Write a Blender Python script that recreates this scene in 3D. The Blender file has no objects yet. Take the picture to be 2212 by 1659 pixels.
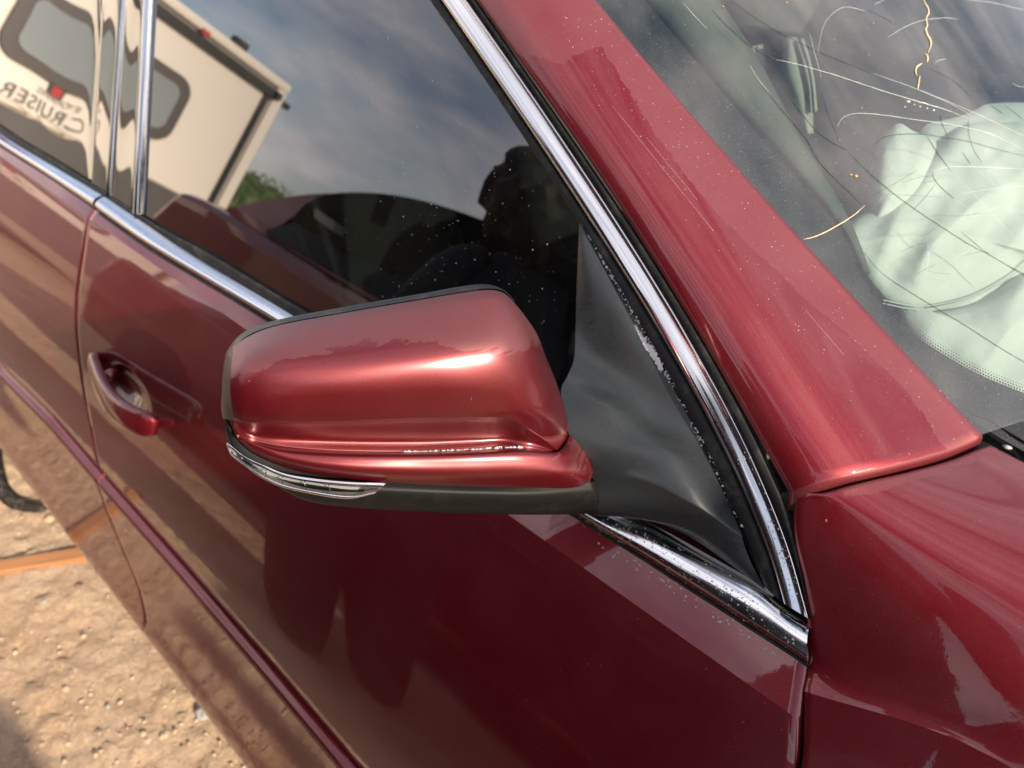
import bpy, bmesh, math, random
from mathutils import Vector, Matrix, noise
R = math.radians
random.seed(7)
scene = bpy.context.scene

# ---------------------------------------------------------------- camera
FP, PITCH, YAW = 1661.0, R(36.9), R(46.3)
ZB = 0.96                                   # height of the belt line
CAM = Vector((0.0, 0.38, 1.45))
fd = Vector((math.cos(YAW), -math.sin(YAW), 0)); rt = Vector((fd.y, -fd.x, 0)); upv = Vector((0, 0, 1))
axv = math.cos(PITCH)*fd - math.sin(PITCH)*upv
iu = math.sin(PITCH)*fd + math.cos(PITCH)*upv
cd = bpy.data.cameras.new('camera'); cam = bpy.data.objects.new('camera', cd)
scene.collection.objects.link(cam); scene.camera = cam
M3 = Matrix((rt, iu, -axv)).transposed()
cam.matrix_world = Matrix.Translation(CAM) @ M3.to_4x4()
cd.sensor_width = 36; cd.lens = 36*FP/2212; cd.clip_start = .02; cd.clip_end = 3000
cd.dof.use_dof = True; cd.dof.focus_distance = .50; cd.dof.aperture_fstop = 8.5

# ---------------------------------------------------------------- world and sun
SUN = Vector((-.90, .09, .43)).normalized()
w = bpy.data.worlds.new('World'); scene.world = w; w.use_nodes = True
nt = w.node_tree; nt.nodes.clear(); N = nt.nodes.new; L = nt.links.new
out = N('ShaderNodeOutputWorld'); bg = N('ShaderNodeBackground')
sky = N('ShaderNodeTexSky'); sky.sky_type = 'NISHITA'; sky.sun_disc = False
sky.sun_elevation = math.asin(SUN.z); sky.sun_rotation = math.atan2(SUN.x, SUN.y)
tc = N('ShaderNodeTexCoord'); mp = N('ShaderNodeMapping'); mp.inputs['Scale'].default_value = (1.0, 1.0, 3.2)
mp.inputs['Rotation'].default_value = (0, 0, R(35))
L(tc.outputs['Generated'], mp.inputs['Vector'])
n1 = N('ShaderNodeTexNoise'); n1.inputs['Scale'].default_value = 2.1; n1.inputs['Detail'].default_value = 5; n1.inputs['Roughness'].default_value = .55
n1.inputs['Distortion'].default_value = .5
L(mp.outputs[0], n1.inputs['Vector'])
cr = N('ShaderNodeValToRGB'); cr.color_ramp.elements[0].position = .36; cr.color_ramp.elements[1].position = .60
L(n1.outputs['Fac'], cr.inputs[0])
n2 = N('ShaderNodeTexNoise'); n2.inputs['Scale'].default_value = 3.7; n2.inputs['Detail'].default_value = 6
L(mp.outputs[0], n2.inputs['Vector'])
cr2 = N('ShaderNodeValToRGB')
cr2.color_ramp.elements[0].position = .3; cr2.color_ramp.elements[0].color = (3.6, 4.0, 5.2, 1)
cr2.color_ramp.elements[1].position = .72; cr2.color_ramp.elements[1].color = (12.5, 11.2, 10.6, 1)
L(n2.outputs['Fac'], cr2.inputs[0])
mx = N('ShaderNodeMixRGB'); L(cr.outputs[0], mx.inputs[0]); L(sky.outputs[0], mx.inputs[1]); L(cr2.outputs[0], mx.inputs[2])
L(mx.outputs[0], bg.inputs[0]); bg.inputs[1].default_value = .10; L(bg.outputs[0], out.inputs[0])
sd = bpy.data.lights.new('sun', 'SUN'); so = bpy.data.objects.new('sun', sd); scene.collection.objects.link(so)
sd.energy = 4.2; sd.angle = R(.6); sd.color = (1, .86, .68)
so.rotation_euler = SUN.to_track_quat('Z', 'Y').to_euler()
scene.view_settings.view_transform = 'Standard'; scene.view_settings.look = 'None'
scene.view_settings.exposure = .95; scene.view_settings.gamma = 1
scene.view_settings.use_curve_mapping = False
scene.cycles.max_bounces = 10; scene.cycles.transparent_max_bounces = 16
scene.cycles.glossy_bounces = 6

# ---------------------------------------------------------------- helpers: unprojection on to real surfaces
def ray(x, y):
    return (FP*axv + (x-1106)*rt - (y-829.5)*iu).normalized()
def hit(x, y, f, t0=.12, t1=5.0, n=260):
    """first point along the sight line where f changes sign"""
    v = ray(x, y); pv = None; pt = t0
    k = (t1/t0)**(1/n); t = t0
    for i in range(n+1):
        g = f(CAM + v*t)
        if pv is not None and g*pv <= 0:
            lo, hi = pt, t
            for _ in range(26):
                m = (lo+hi)/2
                if f(CAM + v*m)*pv > 0: lo = m
                else: hi = m
            return CAM + v*lo
        pv, pt = g, t; t *= k
    return CAM + v*1.0
PR = [(.20,.200),(.24,.222),(.30,.214),(.38,.196),(.45,.181),(.52,.170),(.60,.157),(.68,.136),(.74,.116),(.80,.091),(.85,.067),(.90,.040),(.93,.022),(.955,0.0),(1.10,-.10)]
def mkspl(P):
    import numpy as np
    xs = np.array([p[0] for p in P]); ys = np.array([p[1] for p in P]); n = len(xs); h = np.diff(xs)
    A = np.zeros((n, n)); b = np.zeros(n); A[0, 0] = A[-1, -1] = 1
    for i in range(1, n-1):
        A[i, i-1] = h[i-1]; A[i, i] = 2*(h[i-1]+h[i]); A[i, i+1] = h[i]
        b[i] = 6*((ys[i+1]-ys[i])/h[i]-(ys[i]-ys[i-1])/h[i-1])
    m = np.linalg.solve(A, b); xs = [float(a) for a in xs]; ys = [float(a) for a in ys]; m = [float(a) for a in m]
    def f(x):
        i = 0
        while i < n-2 and x > xs[i+1]: i += 1
        hh = xs[i+1]-xs[i]; a = (xs[i+1]-x)/hh; c = (x-xs[i])/hh
        return a*ys[i]+c*ys[i+1]+((a**3-a)*m[i]+(c**3-c)*m[i+1])*hh*hh/6
    return f
SPL = mkspl(PR)
ZE = .927                                   # edge between door side and shoulder band
def Sy(z): return SPL(z) if z < ZE else SPL(ZE) - (z-ZE)*1.15
TG = math.tan(R(22))
def Gy(x, z): return -.008 - TG*(z-.955)
def Wz(x, y): return ZB+.11+.577*(x-.05)+.12*(1-((y+.78)/.61)**2)
def fS(o=0): return lambda p: p.y - Sy(p.z) - o
def fG(o=0): return lambda p: p.y - Gy(p.x, p.z) - o
def fW(o=0): return lambda p: p.z - Wz(p.x, p.y) - o
def nG(): return Vector((0, 1, TG)).normalized()
def nW(p):
    return Vector((-.577, .12*2*(p.y+.78)/.61**2, 1)).normalized()

def cr1(P, t):
    n = len(P)-1; i = min(int(t), n-1); f = t-i
    p1, p2 = P[i], P[i+1]; p0 = P[i-1] if i > 0 else p1*2-p2; p3 = P[i+2] if i+2 <= n else p2*2-p1
    return .5*((2*p1)+(p2-p0)*f+(2*p0-5*p1+4*p2-p3)*f*f+(3*p1-p0-3*p2+p3)*f*f*f)
def resample(P, n):
    """P vectors -> n points by arc length on a Catmull-Rom curve"""
    m = 24*(len(P)-1); Q = [cr1(P, i/24) for i in range(m)] + [P[-1]]
    s = [0]
    for a, b in zip(Q, Q[1:]): s.append(s[-1]+(b-a).length)
    o = []; j = 0
    for k in range(n):
        d = s[-1]*k/(n-1)
        while j < len(s)-2 and s[j+1] < d: j += 1
        f = (d-s[j])/max(s[j+1]-s[j], 1e-9); o.append(Q[j].lerp(Q[j+1], min(1, max(0, f))))
    return o
def V2(l): return [Vector((a, b, 0)) for a, b in l]
def pxcurve(l, n, f):
    return [hit(q.x, q.y, f) for q in resample(V2(l), n)]

def mesh(name, vs, fs, mat, parent=None, smooth=True):
    me = bpy.data.meshes.new(name); me.from_pydata([tuple(v) for v in vs], [], fs); me.update()
    bm = bmesh.new(); bm.from_mesh(me); bmesh.ops.recalc_face_normals(bm, faces=bm.faces); bm.to_mesh(me); bm.free()
    if smooth:
        for p in me.polygons: p.use_smooth = True
    o = bpy.data.objects.new(name, me); scene.collection.objects.link(o)
    if mat: me.materials.append(mat)
    if parent: o.parent = parent
    return o
def grid(name, G, mat, parent=None, flip=False, sharp=None, fv=False):
    """G = rows of equal-length point lists; normals follow the winding"""
    nc = len(G[0]); vs = [p for r in G for p in r]; fs = []
    for i in range(len(G)-1):
        for j in range(nc-1):
            a = i*nc+j; q = (a, a+1, a+nc+1, a+nc)
            fs.append(q[::-1] if flip else q)
    me = bpy.data.meshes.new(name); me.from_pydata([tuple(v) for v in vs], [], fs); me.update()
    for p in me.polygons: p.use_smooth = True
    o = bpy.data.objects.new(name, me); scene.collection.objects.link(o)
    if mat: me.materials.append(mat)
    if parent: o.parent = parent
    if fv:
        at = me.attributes.new('wet', 'FLOAT', 'POINT')
        for i in range(len(G)):
            for j in range(nc): at.data[i*nc+j].value = fv(i/(len(G)-1), j/(nc-1))
    if sharp:
        at = me.attributes.new('sharp_edge', 'BOOLEAN', 'EDGE')
        for e in me.edges:
            a, b = e.vertices
            if a//nc == b//nc and (a//nc) in sharp: at.data[e.index].value = True
    # make it face the outside of the car
    c = Vector((.8, -.78, .6)); acc = 0
    for p in me.polygons:
        acc += p.normal.dot(p.center - c)*p.area
    if acc < 0: me.flip_normals()
    return o
def solid(o, t, off=-1):
    m = o.modifiers.new('solid', 'SOLIDIFY'); m.thickness = t; m.offset = off; return o
def net(C, nr, nc):
    rows = [[cr1(r, (len(r)-1)*j/(nc-1)) for j in range(nc)] for r in C]
    cols = len(rows[0]); m = len(rows)-1
    return [[cr1([rows[k][j] for k in range(m+1)], m*i/(nr-1)) for j in range(cols)] for i in range(nr)]
def tube(vs, fs, P, r, seg=6, cap=True):
    b0 = len(vs); n = len(P); rr = r if isinstance(r, (list, tuple)) else [r]*n
    for i, p in enumerate(P):
        d = (P[min(i+1, n-1)]-P[max(i-1, 0)]).normalized()
        u = d.orthogonal().normalized() if i == 0 else (u - d*u.dot(d)).normalized()
        v = d.cross(u)
        for k in range(seg):
            a = 2*math.pi*k/seg; vs.append(p+(u*math.cos(a)+v*math.sin(a))*rr[i])
    for i in range(n-1):
        for k in range(seg):
            a = b0+i*seg+k; b = b0+i*seg+(k+1) % seg; fs.append((a, b, b+seg, a+seg))
    if cap:
        fs.append(tuple(b0+k for k in range(seg))[::-1]); fs.append(tuple(b0+(n-1)*seg+k for k in range(seg)))
def box(vs, fs, lo, hi, M=None):
    b = len(vs)
    for z in (lo[2], hi[2]):
        for x, y in ((lo[0], lo[1]), (hi[0], lo[1]), (hi[0], hi[1]), (lo[0], hi[1])):
            p = Vector((x, y, z)); vs.append(M @ p if M else p)
    fs += [tuple(b+i for i in q) for q in ((3,2,1,0),(4,5,6,7),(0,1,5,4),(1,2,6,5),(2,3,7,6),(3,0,4,7))]
def bevel(o, w, s=2):
    m = o.modifiers.new('bevel', 'BEVEL'); m.width = w; m.segments = s; m.limit_method = 'ANGLE'; return o
def empty(name, loc=(0, 0, 0), rz=0, **k):
    o = bpy.data.objects.new(name, None); scene.collection.objects.link(o); o.location = loc; o.rotation_euler = (0, 0, rz)
    for a, b in k.items(): o[a] = b
    return o
def tag(o, **k):
    for a, b in k.items(): o[a] = b
    return o
def blob(vs, fs, c, n, r, h, seg=7, el=1.0):
    """a low dome on a surface (droplet)"""
    n = n.normalized(); u = n.orthogonal().normalized(); v = n.cross(u); b = len(vs)
    a0 = random.uniform(0, 6.3)
    uu = u*math.cos(a0)+v*math.sin(a0); vv = n.cross(uu)
    for k in range(seg):
        a = 2*math.pi*k/seg; vs.append(c+(uu*math.cos(a)*el+vv*math.sin(a))*r)
    for k in range(seg):
        a = 2*math.pi*k/seg; vs.append(c+(uu*math.cos(a)*el+vv*math.sin(a))*r*.7+n*h*.75)
    vs.append(c+n*h)
    for k in range(seg):
        k2 = (k+1) % seg; fs.append((b+k, b+k2, b+seg+k2, b+seg+k)); fs.append((b+seg+k, b+seg+k2, b+2*seg))

# ---------------------------------------------------------------- materials
def mat(name, col=(.5,.5,.5), rough=.5, metal=0, coat=0, spec=.5, **k):
    m = bpy.data.materials.new(name); m.use_nodes = True; b = m.node_tree.nodes['Principled BSDF']
    b.inputs['Base Color'].default_value = (*col, 1); b.inputs['Roughness'].default_value = rough
    b.inputs['Metallic'].default_value = metal; b.inputs['Coat Weight'].default_value = coat
    b.inputs['Coat Roughness'].default_value = k.get('cr', .03); b.inputs['Specular IOR Level'].default_value = spec
    return m
class NB:
    def __init__(s, m): s.m = m; s.t = m.node_tree; s.b = s.t.nodes.get('Principled BSDF')
    def n(s, ty, **k):
        o = s.t.nodes.new(ty)
        for a, b in k.items():
            if a in o.inputs: o.inputs[a].default_value = b
            else: setattr(o, a, b)
        return o
    def l(s, a, b): s.t.links.new(a, b)
    def obj(s, scale=(1, 1, 1), rot=(0, 0, 0)):
        c = s.n('ShaderNodeTexCoord'); m = s.n('ShaderNodeMapping'); m.inputs['Scale'].default_value = scale
        m.inputs['Rotation'].default_value = rot
        s.l(c.outputs['Object'], m.inputs[0]); return m.outputs[0]
    def noise(s, v, sc, det=3, ro=.5, dist=0):
        o = s.n('ShaderNodeTexNoise'); o.inputs['Scale'].default_value = sc; o.inputs['Detail'].default_value = det
        o.inputs['Roughness'].default_value = ro; o.inputs['Distortion'].default_value = dist; s.l(v, o.inputs['Vector']); return o.outputs['Fac']
    def ramp(s, f, a, b, ca=(0,0,0,1), cb=(1,1,1,1), interp='LINEAR'):
        o = s.n('ShaderNodeValToRGB'); o.color_ramp.interpolation = interp
        e = o.color_ramp.elements; e[0].position = a; e[0].color = ca; e[1].position = b; e[1].color = cb
        s.l(f, o.inputs[0]); return o.outputs[0]
    def mix(s, f, a, b, mode='MIX'):
        o = s.n('ShaderNodeMixRGB', blend_type=mode)
        for i, q in ((0, f), (1, a), (2, b)):
            if hasattr(q, 'links') or hasattr(q, 'is_linked'): s.l(q, o.inputs[i])
            else: o.inputs[i].default_value = q if i == 0 else (*q, 1)
        return o.outputs[0]
    def math(s, op, a, b=0.0, c=None):
        o = s.n('ShaderNodeMath', operation=op)
        for i, q in ((0, a), (1, b), (2, c)):
            if q is None: continue
            if hasattr(q, 'is_linked'): s.l(q, o.inputs[i])
            else: o.inputs[i].default_value = q
        return o.outputs[0]
    def bump(s, h, st, dist=.001, to=None):
        o = s.n('ShaderNodeBump'); o.inputs['Strength'].default_value = st; o.inputs['Distance'].default_value = dist
        s.l(h, o.inputs['Height'])
        for i in (to or ['Normal']): s.l(o.outputs[0], s.b.inputs[i])
        return o.outputs[0]

def paint(name, film=False, scratch=0, dust=.5, fscale=9, streak=(1, 1, 1), srot=(0, 0, 0), amp=.5, base_r=.015, dk=1.0, ior=1.5):
    """dark red metallic paint under clear coat; film: where the 'wet' attribute plus noise passes a half, a dull damp film"""
    m = mat(name, (.2, .005, .01), .45, .65, 1.0); m.node_tree.nodes['Principled BSDF'].inputs['Coat IOR'].default_value = ior; q = NB(m); v = q.obj()
    fl = q.noise(v, 1400, 1); base = q.mix(q.ramp(fl, .35, .7), (.145*dk, .0032*dk, .0075*dk), (.23*dk, .006*dk, .013*dk))
    d1 = q.ramp(q.noise(v, 620, 2, .7), .70, .78); d2 = q.ramp(q.noise(v, 150, 3, .6), .755, .785)
    d = q.math('MULTIPLY', q.math('MAXIMUM', q.math('MULTIPLY', d1, .30), q.math('MULTIPLY', d2, .5)), dust)
    haze = q.math('MULTIPLY', q.ramp(q.noise(v, 14, 4, .6), .4, .75), .035*dust)
    df = q.math('ADD', d, haze)
    rr = q.math('ADD', q.math('MULTIPLY', q.ramp(q.noise(v, 25, 4), .35, .8), .03), base_r)
    if film:
        at = q.n('ShaderNodeAttribute'); at.attribute_name = 'wet'
        nz = q.noise(q.obj(streak, srot), fscale, 8, .68, .25)
        f = q.ramp(q.math('ADD', at.outputs['Fac'], q.math('MULTIPLY', q.math('SUBTRACT', nz, .5), amp)), .5, .512)
        rr = q.math('ADD', rr, q.math('MULTIPLY', f, .30)); df = q.math('ADD', df, q.math('MULTIPLY', f, .035))
    col = q.mix(df, base, (.62, .52, .50)); q.l(col, q.b.inputs['Base Color'])
    q.l(q.math('MULTIPLY', q.math('SUBTRACT', 1.0, q.math('MINIMUM', q.math('MULTIPLY', df, 2.5), 1.0)), .65), q.b.inputs['Metallic'])
    q.l(rr, q.b.inputs['Coat Roughness'])
    h = q.noise(v, 260, 2)
    if scratch:
        vs = q.obj((30, 14, 900), (0, 0, R(38))); h2 = q.ramp(q.noise(vs, 1.0, 2, .6), .60, .64)
        h = q.math('ADD', h, q.math('MULTIPLY', h2, scratch))
    q.bump(h, .05, .00022, ['Coat Normal'])
    return m
M = {}
M['paint'] = paint('red_paint', 0, 0, .55, ior=1.6, dk=.82)
M['paint_film'] = paint('red_paint_damp', True, 0, .7, 60, (1, 1, 1), (0, 0, 0), .32)
M['paint_fender'] = paint('red_paint_damp_fender', True, .0, .7, 55, (1, 1, 1), (0, 0, 0), .3)
M['paint_mirror'] = paint('red_paint_scuffed', True, .5, .35, 40, (1.2, 1.0, 7), (0, 0, R(32)), .45, .24, .72)
M['chrome'] = mat('chrome', (.74, .74, .76), .06, 1)
q = NB(M['chrome']); v = q.obj(); f = q.ramp(q.noise(v, 60, 5, .7), .45, .8); q.l(q.math('ADD', q.math('MULTIPLY', f, .14), .11), q.b.inputs['Roughness'])
q.l(q.mix(q.math('MULTIPLY', q.ramp(q.noise(v, 300, 4, .7), .58, .75), .5), (.74,.74,.76), (.42,.38,.33)), q.b.inputs['Base Color'])
def plastic(name, c, rough, dust, bump=.25, film=0, spec=.45):
    m = mat(name, c, rough, 0, 0, spec); q = NB(m); v = q.obj()
    d = q.math('MULTIPLY', q.ramp(q.noise(v, 45, 6, .7), .5, .8), dust)
    q.l(q.mix(d, c, (.30, .28, .25)), q.b.inputs['Base Color'])
    if film:
        f = q.ramp(q.noise(v, 45, 7, .7, .4), .50, .515); q.l(q.math('SUBTRACT', rough, q.math('MULTIPLY', f, film)), q.b.inputs['Roughness'])
    q.bump(q.noise(v, 1500, 2), bump, .0004); return m
M['plastic'] = plastic('grained_black_plastic', (.022, .026, .029), .38, .02, .3, .12, .42)
M['plastic_dark'] = plastic('black_plastic', (.006, .006, .006), .5, .03, .3, 0, .2)
M['gloss'] = mat('gloss_black', (.006, .006, .007), .05, 0, .6)
M['rubber'] = plastic('rubber_seal', (.010, .010, .010), .6, .22, .5, 0, .3)
M['dark_glass'] = mat('dark_glass', (.006, .008, .008), .25, 0, 0, .2)
M['gap'] = mat('gap_dark', (.004, .003, .003), .8)
M['silver'] = mat('lamp_silver', (.60, .60, .60), .3, .35)
M['strip'] = plastic('dark_strip_mat', (.03, .026, .022), .8, .7, .5, 0, .1)
M['rim'] = plastic('dusty_mirror_rim', (.016, .016, .015), .35, .25, .2)
def glass(name, tint, ior, boost, dustc=.0, dscale=600, gr=0.0, hzk=.16):
    m = bpy.data.materials.new(name); m.use_nodes = True; q = NB(m); t = m.node_tree; t.nodes.remove(t.nodes['Principled BSDF'])
    o = t.nodes['Material Output']; fr = q.n('ShaderNodeFresnel'); fr.inputs['IOR'].default_value = ior
    tr = q.n('ShaderNodeBsdfTransparent'); tr.inputs[0].default_value = (*tint, 1)
    gl = q.n('ShaderNodeBsdfGlossy'); gl.inputs['Roughness'].default_value = gr; gl.inputs[0].default_value = (1, 1, 1, 1)
    f = q.math('MINIMUM', q.math('MULTIPLY', fr.outputs[0], boost), .95)
    ms = q.n('ShaderNodeMixShader'); q.l(f, ms.inputs[0]); q.l(tr.outputs[0], ms.inputs[1]); q.l(gl.outputs[0], ms.inputs[2])
    v = q.obj(); sp = q.ramp(q.noise(v, dscale, 2, .7), .70, .76); hz = q.ramp(q.noise(v, 9, 5, .6), .3, .8)
    patch = q.ramp(q.noise(v, 5.5, 3, .6), .45, .62)
    dd = q.math('ADD', q.math('MULTIPLY', q.math('MULTIPLY', sp, patch), dustc), q.math('MULTIPLY', hz, dustc*hzk))
    di = q.n('ShaderNodeBsdfDiffuse'); di.inputs[0].default_value = (.55, .53, .50, 1)
    m2 = q.n('ShaderNodeMixShader'); q.l(dd, m2.inputs[0]); q.l(ms.outputs[0], m2.inputs[1]); q.l(di.outputs[0], m2.inputs[2])
    q.l(m2.outputs[0], o.inputs['Surface']); return m
M['side_glass'] = glass('tinted_side_glass', (.07, .085, .08), 1.52, 2.6, .26, 420, 0.0, .03)
M['windshield'] = glass('green_windscreen', (.80, .905, .855), 1.52, 1.9, .75, 500)
M['lens'] = glass('clear_lens', (.80, .80, .78), 1.5, 1.3, .1)
M['frit'] = mat('black_frit', (.012, .012, .014), .25); q = NB(M['frit']); v = q.obj()
q.l(q.mix(q.math('MULTIPLY', q.ramp(q.noise(v, 900, 2, .7), .62, .7), .35), (.018,.018,.021), (.4,.4,.4)), q.b.inputs['Base Color'])
M['crack_light'] = mat('crack_bright_glint', (.62, .78, .68), .2, 0, .5)  # bright lengths of a crack: the caught light is painted pale
M['crack_dark'] = mat('crack_dark_edge', (.03, .07, .07), .25)
M['crack_tan'] = mat('crack_tan_glint', (.70, .58, .33), .35)  # zigzag glint of a lit crack edge, put into a tan colour
M['airbag'] = mat('airbag_cloth', (.72, .78, .74), .8); q = NB(M['airbag']); v = q.obj()
wv = q.noise(q.obj((1, 3, 1), (0, 0, .5)), 900, 2, .7); q.l(q.mix(wv, (.37,.40,.385), (.55,.58,.56)), q.b.inputs['Base Color'])
q.bump(q.math('ADD', wv, q.math('MULTIPLY', q.noise(v, 26, 4, .55), 7.0)), .4, .0016)
M['dash'] = plastic('dashboard', (.11, .112, .118), .8, .15)
M['seat'] = plastic('seat_cloth', (.055, .055, .058), .8, .1)
M['trim'] = mat('pale_interior_trim', (.19, .20, .175), .85)
M['ptrim'] = mat('pillar_trim_cloth', (.045, .056, .052), .9)
M['drop'] = mat('dried_droplet', (.38, .39, .39), .4, 0, .2)
M['soap'] = mat('dried_soap', (.52, .54, .54), .6)
M['flake'] = mat('peeled_clear_coat', (.50, .44, .44), .6)
M['straw'] = mat('straw_dirt', (.42, .36, .22), .8)
M['leaf'] = mat('orange_seed', (.75, .38, .12), .6)
# soil
M['soil'] = mat('dry_soil', (.42, .29, .18), .95, spec=.2); q = NB(M['soil']); v = q.obj()
a = q.mix(q.ramp(q.noise(v, 3.2, 6, .65), .35, .65), (.50, .345, .22), (.63, .47, .33))
a = q.mix(q.math('MULTIPLY', q.ramp(q.noise(v, 60, 5, .7), .45, .7), .5), a, (.30, .18, .10))
a = q.mix(q.math('MULTIPLY', q.ramp(q.noise(v, 150, 4, .75), .56, .64), .7), a, (.72, .60, .45)); q.l(a, q.b.inputs['Base Color'])
q.bump(q.math('ADD', q.noise(v, 70, 8, .7), q.math('MULTIPLY', q.noise(v, 12, 4), 2)), .8, .012)
def stonemat(n, a, b):
    m = mat(n, a, .85); q = NB(m); v = q.obj(); q.l(q.mix(q.ramp(q.noise(v, 40, 5, .7), .35, .7), a, b), q.b.inputs['Base Color'])
    q.bump(q.noise(v, 120, 4), .5, .003); return m
M['stone'] = stonemat('stone', (.44, .32, .21), (.60, .49, .36)); M['stone2'] = stonemat('grey_stone', (.25, .25, .24), (.45, .44, .41))
M['wood'] = mat('orange_wood', (.52, .23, .08), .7); q = NB(M['wood']); v = q.obj((1.5, 30, 30))
q.l(q.mix(q.ramp(q.noise(v, 3, 5, .6), .3, .7), (.46,.22,.09), (.36,.16,.07)), q.b.inputs['Base Color']); q.bump(q.noise(v, 4, 5), .3, .003)
M['white'] = mat('caravan_white', (.80, .74, .66), .35, 0, .3)
M['van_glass'] = mat('caravan_window', (.24, .27, .28), .15, 0, .6)
M['van_frame'] = mat('caravan_window_frame', (.075, .066, .06), .5)
M['van_grey'] = mat('checker_plate', (.13, .125, .12), .35, .5)
M['letter'] = mat('grey_lettering', (.16, .14, .11), .5); M['letter2'] = mat('pale_lettering', (.38, .33, .27), .5)
M['decal'] = mat('tan_decal', (.50, .42, .33), .5)
M['logo'] = mat('logo_red', (.45, .03, .03), .4); M['logob'] = mat('logo_grey', (.05, .05, .06), .4)
M['black'] = mat('black_part', (.01, .01, .01), .5)
M['cloth'] = mat('dark_clothing', (.018, .020, .030), .9); M['skin'] = mat('skin', (.42, .24, .16), .5); M['hair'] = mat('hair', (.02, .014, .01), .7)
M['jeans'] = mat('dark_jeans', (.02, .025, .045), .9)
M['foliage'] = mat('foliage', (.04, .075, .02), .7); q = NB(M['foliage']); q.l(q.mix(q.ramp(q.noise(q.obj(), 4, 4), .4, .6), (.03,.055,.015), (.10,.13,.04)), q.b.inputs['Base Color'])
M['bark'] = mat('bark', (.10, .07, .05), .9)
M['tyre'] = mat('tyre', (.015, .015, .015), .8); M['alloy'] = mat('alloy', (.5, .5, .5), .3, 1)

# ================================================================ THE SETTING
def gh(x, y):
    return .012*noise.noise(Vector((x*2.3, y*2.3, 0))) + .007*noise.noise(Vector((x*9, y*9, 3))) + .004*noise.noise(Vector((x*31, y*31, 7)))
vs = []; fs = []; nx, ny = 300, 220
for i in range(nx+1):
    for j in range(ny+1):
        x = -.4+4.4*i/nx; y = -.4+2.4*j/ny
        e = min(1, min(x+.4, 4.0-x, y+.4, 2.0-y)/.2); f = noise.fractal(Vector((x*48, y*48, 1)), .8, 2.1, 5)*.009
        vs.append(Vector((x, y, (gh(x, y)+f)*e+.006*e)))
for i in range(nx):
    for j in range(ny):
        a = i*(ny+1)+j; fs.append((a, a+ny+1, a+ny+2, a+1))
tag(mesh('soil', vs, fs, M['soil']), kind='structure')
vs = []; fs = []
XS = [-400, -80, -20, -.4, 4.0, 20, 80, 400]; YS = [-400, -80, -20, -.4, 2.0, 20, 80, 400]
for x in XS:
    for y in YS: vs.append(Vector((x, y, 0)))
for i in range(7):
    for j in range(7):
        if i == 3 and j == 3: continue
        a = i*8+j; fs.append((a, a+8, a+9, a+1))
tag(mesh('ground', vs, fs, M['soil'], smooth=False), kind='structure')
# loose gravel, uncountable
def rock(vs, fs, c, r, sq=.6):
    b = len(vs); t = (1+5**.5)/2
    base = [(-1,t,0),(1,t,0),(-1,-t,0),(1,-t,0),(0,-1,t),(0,1,t),(0,-1,-t),(0,1,-t),(t,0,-1),(t,0,1),(-t,0,-1),(-t,0,1)]
    s = Vector((random.uniform(.7, 1.3), random.uniform(.7, 1.3), sq*random.uniform(.7, 1.3))); a = random.uniform(0, 6.3)
    for p in base:
        q = Vector(p).normalized()*r*random.uniform(.75, 1.2); q = Vector((q.x*s.x, q.y*s.y, q.z*s.z))
        vs.append(c+Vector((q.x*math.cos(a)-q.y*math.sin(a), q.x*math.sin(a)+q.y*math.cos(a), q.z)))
    for f in ((0,11,5),(0,5,1),(0,1,7),(0,7,10),(0,10,11),(1,5,9),(5,11,4),(11,10,2),(10,7,6),(7,1,8),(3,9,4),(3,4,2),(3,2,6),(3,6,8),(3,8,9),(4,9,5),(2,4,11),(6,2,10),(8,6,7),(9,8,1)):
        fs.append(tuple(b+i for i in f))
vs = []; fs = []
for k in range(16000):
    x = random.uniform(.1, 3.2); y = random.uniform(.02, 1.5)
    dens = .22+.78*max(0, min(1, (1.25-x)*2.2+.4))
    if random.random() > dens: continue
    r = .0012+.0050*random.random()**3
    rock(vs, fs, Vector((x, y, gh(x, y)+.006+r*.2)), r)
tag(mesh('gravel', vs, fs, M['stone']), kind='stuff')
def gpt(px, py): return hit(px, py, lambda p: p.z - gh(p.x, p.y) - .006)
def stone(px, py, r, label, m='stone', sub=2, sq=.7):
    r *= .62; c = gpt(px, py); bm = bmesh.new(); bmesh.ops.create_icosphere(bm, subdivisions=3, radius=1)
    sd_ = random.uniform(0, 50); s = Vector((random.uniform(.85, 1.25), random.uniform(.8, 1.1), sq))
    for v in bm.verts:
        d = 1+.35*noise.noise(v.co*1.3+Vector((sd_, 0, 0)))+.12*noise.noise(v.co*4+Vector((sd_, 2, 0)))
        v.co = Vector((v.co.x*s.x, v.co.y*s.y, v.co.z*s.z))*d*r
    me = bpy.data.meshes.new('stone'); bm.to_mesh(me); bm.free(); me.materials.append(M[m])
    o = bpy.data.objects.new('stone', me); scene.collection.objects.link(o); o.location = c+Vector((0, 0, r*sq*.4))
    tag(o, label=label, category='stone', group='loose stones on the dirt beside the car')
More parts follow.
